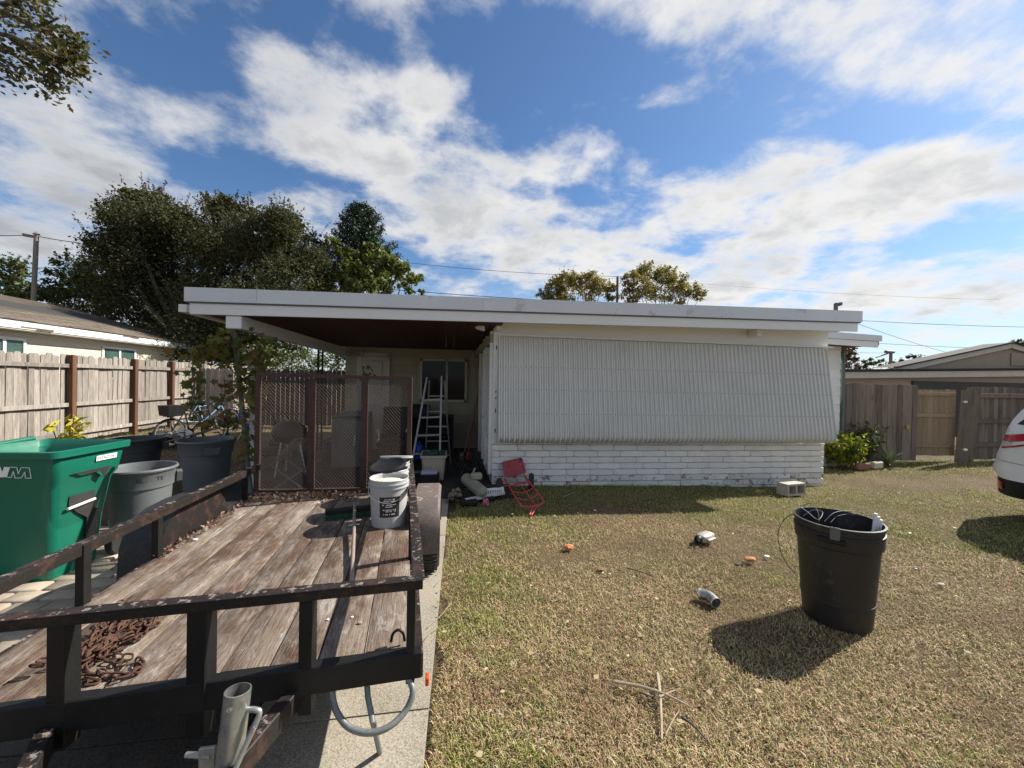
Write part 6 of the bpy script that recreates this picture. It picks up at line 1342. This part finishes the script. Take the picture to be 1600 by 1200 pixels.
for pts, n in (([(-60, 20), (20, 25), (60, 40), (92, 28)], 130), ([(-80, 40), (10, 55), (60, 75), (105, 88), (130, 68)], 190), ([(-80, 60), (10, 80), (55, 110), (85, 125), (75, 138)], 170), ([(-80, 0), (10, 5), (45, -5), (60, 8)], 120), ([(-80, 70), (-10, 95), (15, 112), (18, 122)], 80), ([(20, 60), (70, 95), (110, 95), (128, 90)], 110), ([(30, 30), (75, 50), (95, 62), (118, 70)], 90), ([(60, 75), (95, 110), (112, 122)], 50), ([(-200, -60), (-120, 0), (-60, 30)], 160), ([(-220, 60), (-140, 60), (-60, 60)], 160)):
    br_([root] + [B_(x, y_, 4.2 + rg.uniform(-.25, .25)) for x, y_ in pts] if pts[0][0] < -50 else [B_(x, y_, 4.2) for x, y_ in pts], .022, n, .065)
b.build('trunk', M_['bark'], st, smooth=True)
V, F = leaf_quads(np.array(C), .052, rg, -.2, .6); link('crown', arr_mesh('crown', V - np.array([-6.6, 3.6, 0]), F, M_['streetleaf']), st)

# grape-leaved vine on the carport post and beam, with hanging strands
vn = thing('climbing_vine', 'lobed vine with green and rust leaves climbing the carport post', 'vine', PY(392, 770, 5.9))
rg = np.random.default_rng(31); C = []; b = MB(); r3 = random.Random(3)
def vine(pts, n, jit, Y=5.8):
    P = curve([PY(x, y_, Y + r3.uniform(-.08, .08)) for x, y_ in pts], 6); b.tube(P, .006, 5)
    for _ in range(int(n * 1.25)): i = int(rg.integers(0, len(P) - 1)); C.append(np.array(P[i].lerp(P[i + 1], rg.random())) + rg.normal(size=3) * jit)
for pts, n, j in (([(392, 760), (384, 690), (380, 640), (372, 590), (370, 548), (374, 528)], 60, .07), ([(372, 590), (345, 560), (322, 548), (305, 560), (300, 585)], 70, .08), ([(300, 585), (308, 600), (300, 618), (296, 632), (304, 645)], 34, .05),
                  ([(385, 655), (360, 656), (335, 660), (318, 663)], 36, .035), ([(372, 590), (395, 565), (410, 545), (425, 530)], 60, .10), ([(400, 640), (408, 600), (404, 570), (412, 548)], 60, .08), ([(350, 590), (352, 610), (345, 630), (352, 660), (348, 680)], 34, .05), ([(340, 545), (350, 530), (362, 525)], 40, .08), ([(388, 680), (384, 705), (392, 735)], 26, .06), ([(365, 620), (380, 600), (395, 610), (402, 650)], 40, .07)): vine(pts, n, j)
b.build('stem', M_['bark'], vn, smooth=True)
def lobed(C, size, rg, base):
    """palmate leaves, 9-point outlines"""
    N = len(C); ang = np.array([-90, -40, -5, 28, 58, 90, 122, 152, 185, 220]) * math.pi / 180; rr_ = np.array([.25, .8, .55, 1.0, .6, 1.1, .6, 1.0, .55, .8]) * .5
    nrm = rg.normal(size=(N, 3)) * .7 + np.array([0, -.8, .35]); nrm /= np.linalg.norm(nrm, axis=1)[:, None]; dn = np.tile([0, 0, -1.0], (N, 1)) + rg.normal(size=(N, 3)) * .5
    y_ = dn - nrm * (dn * nrm).sum(1)[:, None]; y_ /= np.linalg.norm(y_, axis=1)[:, None]; x_ = np.cross(y_, nrm); s = size * rg.uniform(.55, 1.25, N)
    V = (C[:, None, :] + x_[:, None, :] * (np.cos(ang) * rr_)[None, :, None] * s[:, None, None] + y_[:, None, :] * (np.sin(ang) * rr_)[None, :, None] * s[:, None, None]).reshape(-1, 3)
    return V - np.array(base), np.arange(N * 10).reshape(N, 10)
V, F = lobed(np.array(C), .115, rg, vn.location); o = link('leaves', arr_mesh('leaves', V, F, M_['vine']), vn, kind='stuff')
hv = thing('hanging_vine', 'vine sprig with a few leaves hanging from the carport soffit', 'vine', PY(560, 520, 7.5))
C = []; b = MB()
for pts in ([(560, 505), (562, 525), (568, 545), (566, 570), (572, 590)], [(555, 540), (545, 548), (540, 552)]): P = curve([PY(x, y_, 7.5) for x, y_ in pts], 5); b.tube(P, .005, 5)
b.build('stem', M_['bark'], hv)
for x, y_, k_ in ((533, 512, 9), (560, 513, 7), (575, 588, 9), (568, 578, 5)):
    for _ in range(k_): C.append(np.array(PY(x + rg.normal() * 6, y_ + rg.normal() * 5, 7.5)))
V, F = lobed(np.array(C), .11, rg, hv.location); link('leaves', arr_mesh('leaves', V, F, M_['vine']), hv, kind='stuff')

def leafy(name, label, cat, base, n, rad_, h, mat, size, seed, asp=.45, cl=None):
    t = thing(name, label, cat, base); rg = np.random.default_rng(seed); base = Vector(base); b = MB(); C = []
    for i in range(n):
        a = rg.uniform(0, 6.28); r_ = rg.uniform(.2, 1) * rad_; e = base + Vector((math.cos(a) * r_, math.sin(a) * r_ * .6, h * rg.uniform(.45, 1))); s = base + Vector((math.cos(a) * r_ * .25, math.sin(a) * r_ * .2, 0))
        b.tube([s, s.lerp(e, .5) + Vector((0, 0, .05)), e], .007, 4)
        for q in np.linspace(.35, 1, 9): p = s.lerp(e, q); C += [np.array(p) + rg.normal(size=3) * .05 for _ in range(cl or 3)]
    b.build('stem', M_['bark'], t); V, F = leaf_quads(np.array(C), size, rg, .2, asp); link('foliage', arr_mesh('foliage', V - np.array(base), F, M_[mat]), t); return t
leafy('variegated_shrub', 'leafy green shrub with bright yellow leaves at the house corner', 'shrub', tuple(PY(1318, 722, 7.45).xy) + (-.14,), 46, .55, .72, 'croton', .105, 41, cl=4)
leafy('green_shrub', 'dark leaved taller shrub against the picket fence behind the yellow one', 'shrub', tuple(PY(1352, 712, 7.7).xy) + (-.14,), 26, .5, .98, 'small', .12, 42)
ag = thing('spiky_plant', 'grey green spiky plant at the foot of the picket fence', 'plant', tuple(PY(1388, 722, 7.5).xy) + (-.14,)); q = ag.location
rg = np.random.default_rng(43)
for i in range(34):
    a = rg.uniform(0, 6.28); L = rg.uniform(.35, .62); el_ = rg.uniform(.25, 1.3); d = Vector((math.cos(a) * math.cos(el_), math.sin(a) * math.cos(el_) * .8, math.sin(el_))); s = d.cross(Vector((0, 0, 1))).normalized() * .02
    b = MB(); m_ = q + d * L * .55 + Vector((0, 0, .02)); e = q + d * L + Vector((0, 0, -.10 * (1.4 - el_))); b.add([q - s, q + s, m_ + s * .9, e, m_ - s * .9, m_ + Vector((0, 0, -.012))], [(0, 1, 2, 5), (0, 5, 4), (4, 5, 3), (5, 2, 3)]); b.build('leaf', M_['agave'], ag)
for i, (px, py, w) in enumerate(((1348, 727, .34), (1378, 722, .3))):
    b = MB(); p = PY(px, py, 7.25); p.z = -.14
    b.bbox((p.x, 7.25 + .1 * i, -.08), (w, .09, .15), .02, rotz(.15 * i)); o = b.build('edging_block', M_['terra' if i == 0 else 'block'], smooth=30); tag(o, ('red brown scalloped edging block by the shrub', 'pale edging slab before the spiky plant')[i], 'garden edging')
leafy('yellow_plant', 'yellow leaved plant at the foot of the board fence behind the green bin', 'plant', (GZ(110, 690, .55).x, GZ(110, 690, .55).y, 0), 9, .28, .95, 'yellowplant', .20, 44, .3, 2)

# ================================================================== GRASS
def grass():
    rg = np.random.default_rng(51); pts = []
    def region(n, x0, x1, y0, y1):
        pts.append(np.stack([rg.uniform(x0, x1, n), rg.uniform(y0, y1, n)], 1))
    nc_ = 2300000; q = np.stack([rg.uniform(-.15, 13.5, nc_), rg.uniform(.2, 8.2, nc_)], 1); d_ = np.hypot(q[:, 0], q[:, 1])
    pts.append(q[rg.random(nc_) < np.clip((2.2 / d_) ** 1.75, .05, 1)]); region(9000, -9, -4, 6, 15); region(3000, 13.5, 15, 7.5, 9.5)
    P = np.concatenate(pts); x, y = P[:, 0], P[:, 1]
    keep = (x > edge_x(y) - .02 + .17 * (vnoise(x, y, 3.4, 2) - .45) + np.where(y > 5.45, -.0, 0)) | (x < -3.8)
    keep &= ~((x > XL - .02) & (x < XR + .02) & (y > YW - .03)); keep &= ~((x > 6.8) & (x < 8.95) & (y > 7.7)); keep &= ~((x > .02) & (x < XL) & (y > 6.1))
    keep &= ~((y > 5.0) & (x < .12) & (x > -3.8))
    # bare sandy track in front of the gate and patches of thatch
    track = np.exp(-(((y - (6.3 - .05 * (x - 7))) / .55) ** 2)) * np.clip((x - 6.6) / 1.2, 0, 1)
    dirt = np.exp(-(((x - 2.95) / .9) ** 2 + ((y - 3.55) / .45) ** 2)) * .55 + np.exp(-(((x - 1.6) / .7) ** 2 + ((y - 2.2) / .5) ** 2)) * .3
    dn = vnoise(x, y, 1.3, 7) * .5 + vnoise(x, y, 4.1, 8) * .3 + vnoise(x, y, 11, 9) * .2
    pr = np.clip(1.05 - .85 * track - .6 * dirt - .55 * np.clip(.48 - dn, 0, 1) * 2, .05, 1)
    keep &= rg.random(len(x)) < pr
    P = P[keep]; x, y = P[:, 0], P[:, 1]; dn = dn[keep]; track = track[keep]; dirt = dirt[keep]; N = len(P)
    gr = vnoise(x, y, .9, 21) * .45 + vnoise(x, y, 2.7, 22) * .35 + vnoise(x, y, 8, 23) * .2
    gr = gr + .48 * np.clip((y - 4.4) / 1.2, 0, 1) * (x < 7.2) + .22 * np.exp(-(((x - .35) / .45) ** 2)) * (y < 4.6) + .18 * np.exp(-(((x - 4.9) / 1.1) ** 2 + ((y - 4.4) / .7) ** 2)) + .34 * np.clip((x - 5.2) / 2, 0, 1) - .28 * dirt - .3 * track - .17 * np.clip((2.9 - y) / .8, 0, 1) + .12 * (x < -3)
    g = np.clip((gr - .50) / .26, 0, 1); isg = rg.random(N) < (.20 + .70 * g)
    z = np.array([hgt(a, b_) for a, b_ in zip(x, y)]) - .022
    mt_ = vnoise(x, y, 1.9, 71) * .6 + vnoise(x, y, 5.3, 72) * .4; tuft = np.clip(vnoise(x, y, 6.5, 61) - .62, 0, 1) * 2.2; H = np.where(isg, rg.uniform(.012, .030, N) * (1 + tuft), rg.uniform(.007, .022, N) * (1 + .5 * tuft)) * (1 - .45 * track) * (.55 + .9 * mt_); a = rg.uniform(0, 2 * np.pi, N)
    lean = np.where(isg, rg.uniform(.3, 1.3, N), rg.uniform(.6, 2.2, N)) * H; w = np.where(isg, rg.uniform(.0022, .0042, N), rg.uniform(.0018, .0034, N)) * (1 + .14 * np.maximum(0, np.hypot(x, y) - 2.5))
    dx, dy = np.cos(a), np.sin(a); sx, sy = -dy * w * .5, dx * w * .5; B = np.stack([x, y, z], 1)
    V = np.zeros((N, 5, 3)); S3 = np.stack([sx, sy, 0 * sx], 1); D3 = np.stack([dx, dy, 0 * dx], 1); Z3 = np.array([0, 0, 1.0])
    V[:, 0] = B - S3; V[:, 1] = B + S3; mid = B + D3 * (lean * .4)[:, None] + Z3 * (H * .72)[:, None]; V[:, 2] = mid + S3 * .85; V[:, 3] = mid - S3 * .85; V[:, 4] = B + D3 * lean[:, None] + Z3 * (H * rg.uniform(.55, 1.0, N))[:, None]
    o5 = (np.arange(N) * 5)[:, None]; T3 = np.concatenate([o5 + np.array([0, 1, 2]), o5 + np.array([0, 2, 3]), o5 + np.array([3, 2, 4])])
    green = np.array([[.14, .185, .04], [.21, .25, .06], [.30, .30, .085]]); straw = np.array([[.53, .385, .225], [.40, .28, .155], [.66, .53, .35], [.20, .13, .075], [.45, .285, .17]])
    c = np.where(isg[:, None], green[rg.integers(0, 3, N)], straw[rg.integers(0, 5, N)]); c = c * rg.uniform(.75, 1.2, N)[:, None]
    bm2 = np.clip((.56 - mt_) * 3.2, 0, .75)[:, None] * (~isg)[:, None]; c = c * (1 - bm2) + np.array([.31, .195, .12]) * rg.uniform(.7, 1.3, N)[:, None] * bm2
    c = np.where((rg.random(N) < .22)[:, None] & isg[:, None], c * .5 + straw[0] * .5, c)
    return V.reshape(-1, 3), T3, np.repeat(np.clip(c * 1.28, 0, .8), 5, 0)
V, F, c = grass(); o = link('grass', arr_mesh('grass', V, F, M_['grass'], c)); tag(o, 'dry patchy lawn, straw coloured with greener patches', 'grass', kind='stuff')
# a few long runners of grass reaching over the concrete edge
for i, pts in enumerate(([(655, 1020), (672, 995), (690, 985), (712, 978)], [(668, 985), (690, 965), (706, 945)], [(680, 920), (695, 905), (718, 902)])):
    b = MB(); b.tube(curve([G(x, y_) + Vector((0, 0, .022)) for x, y_ in pts], 6), .0022, 4); o = b.build('grass_runner', M_['twig']); tag(o, ('longest grass runner bending over the concrete edge beside the trailer corner', 'middle grass runner reaching over the concrete edge', 'farthest grass runner by the trailer tyre')[i], 'grass stem')
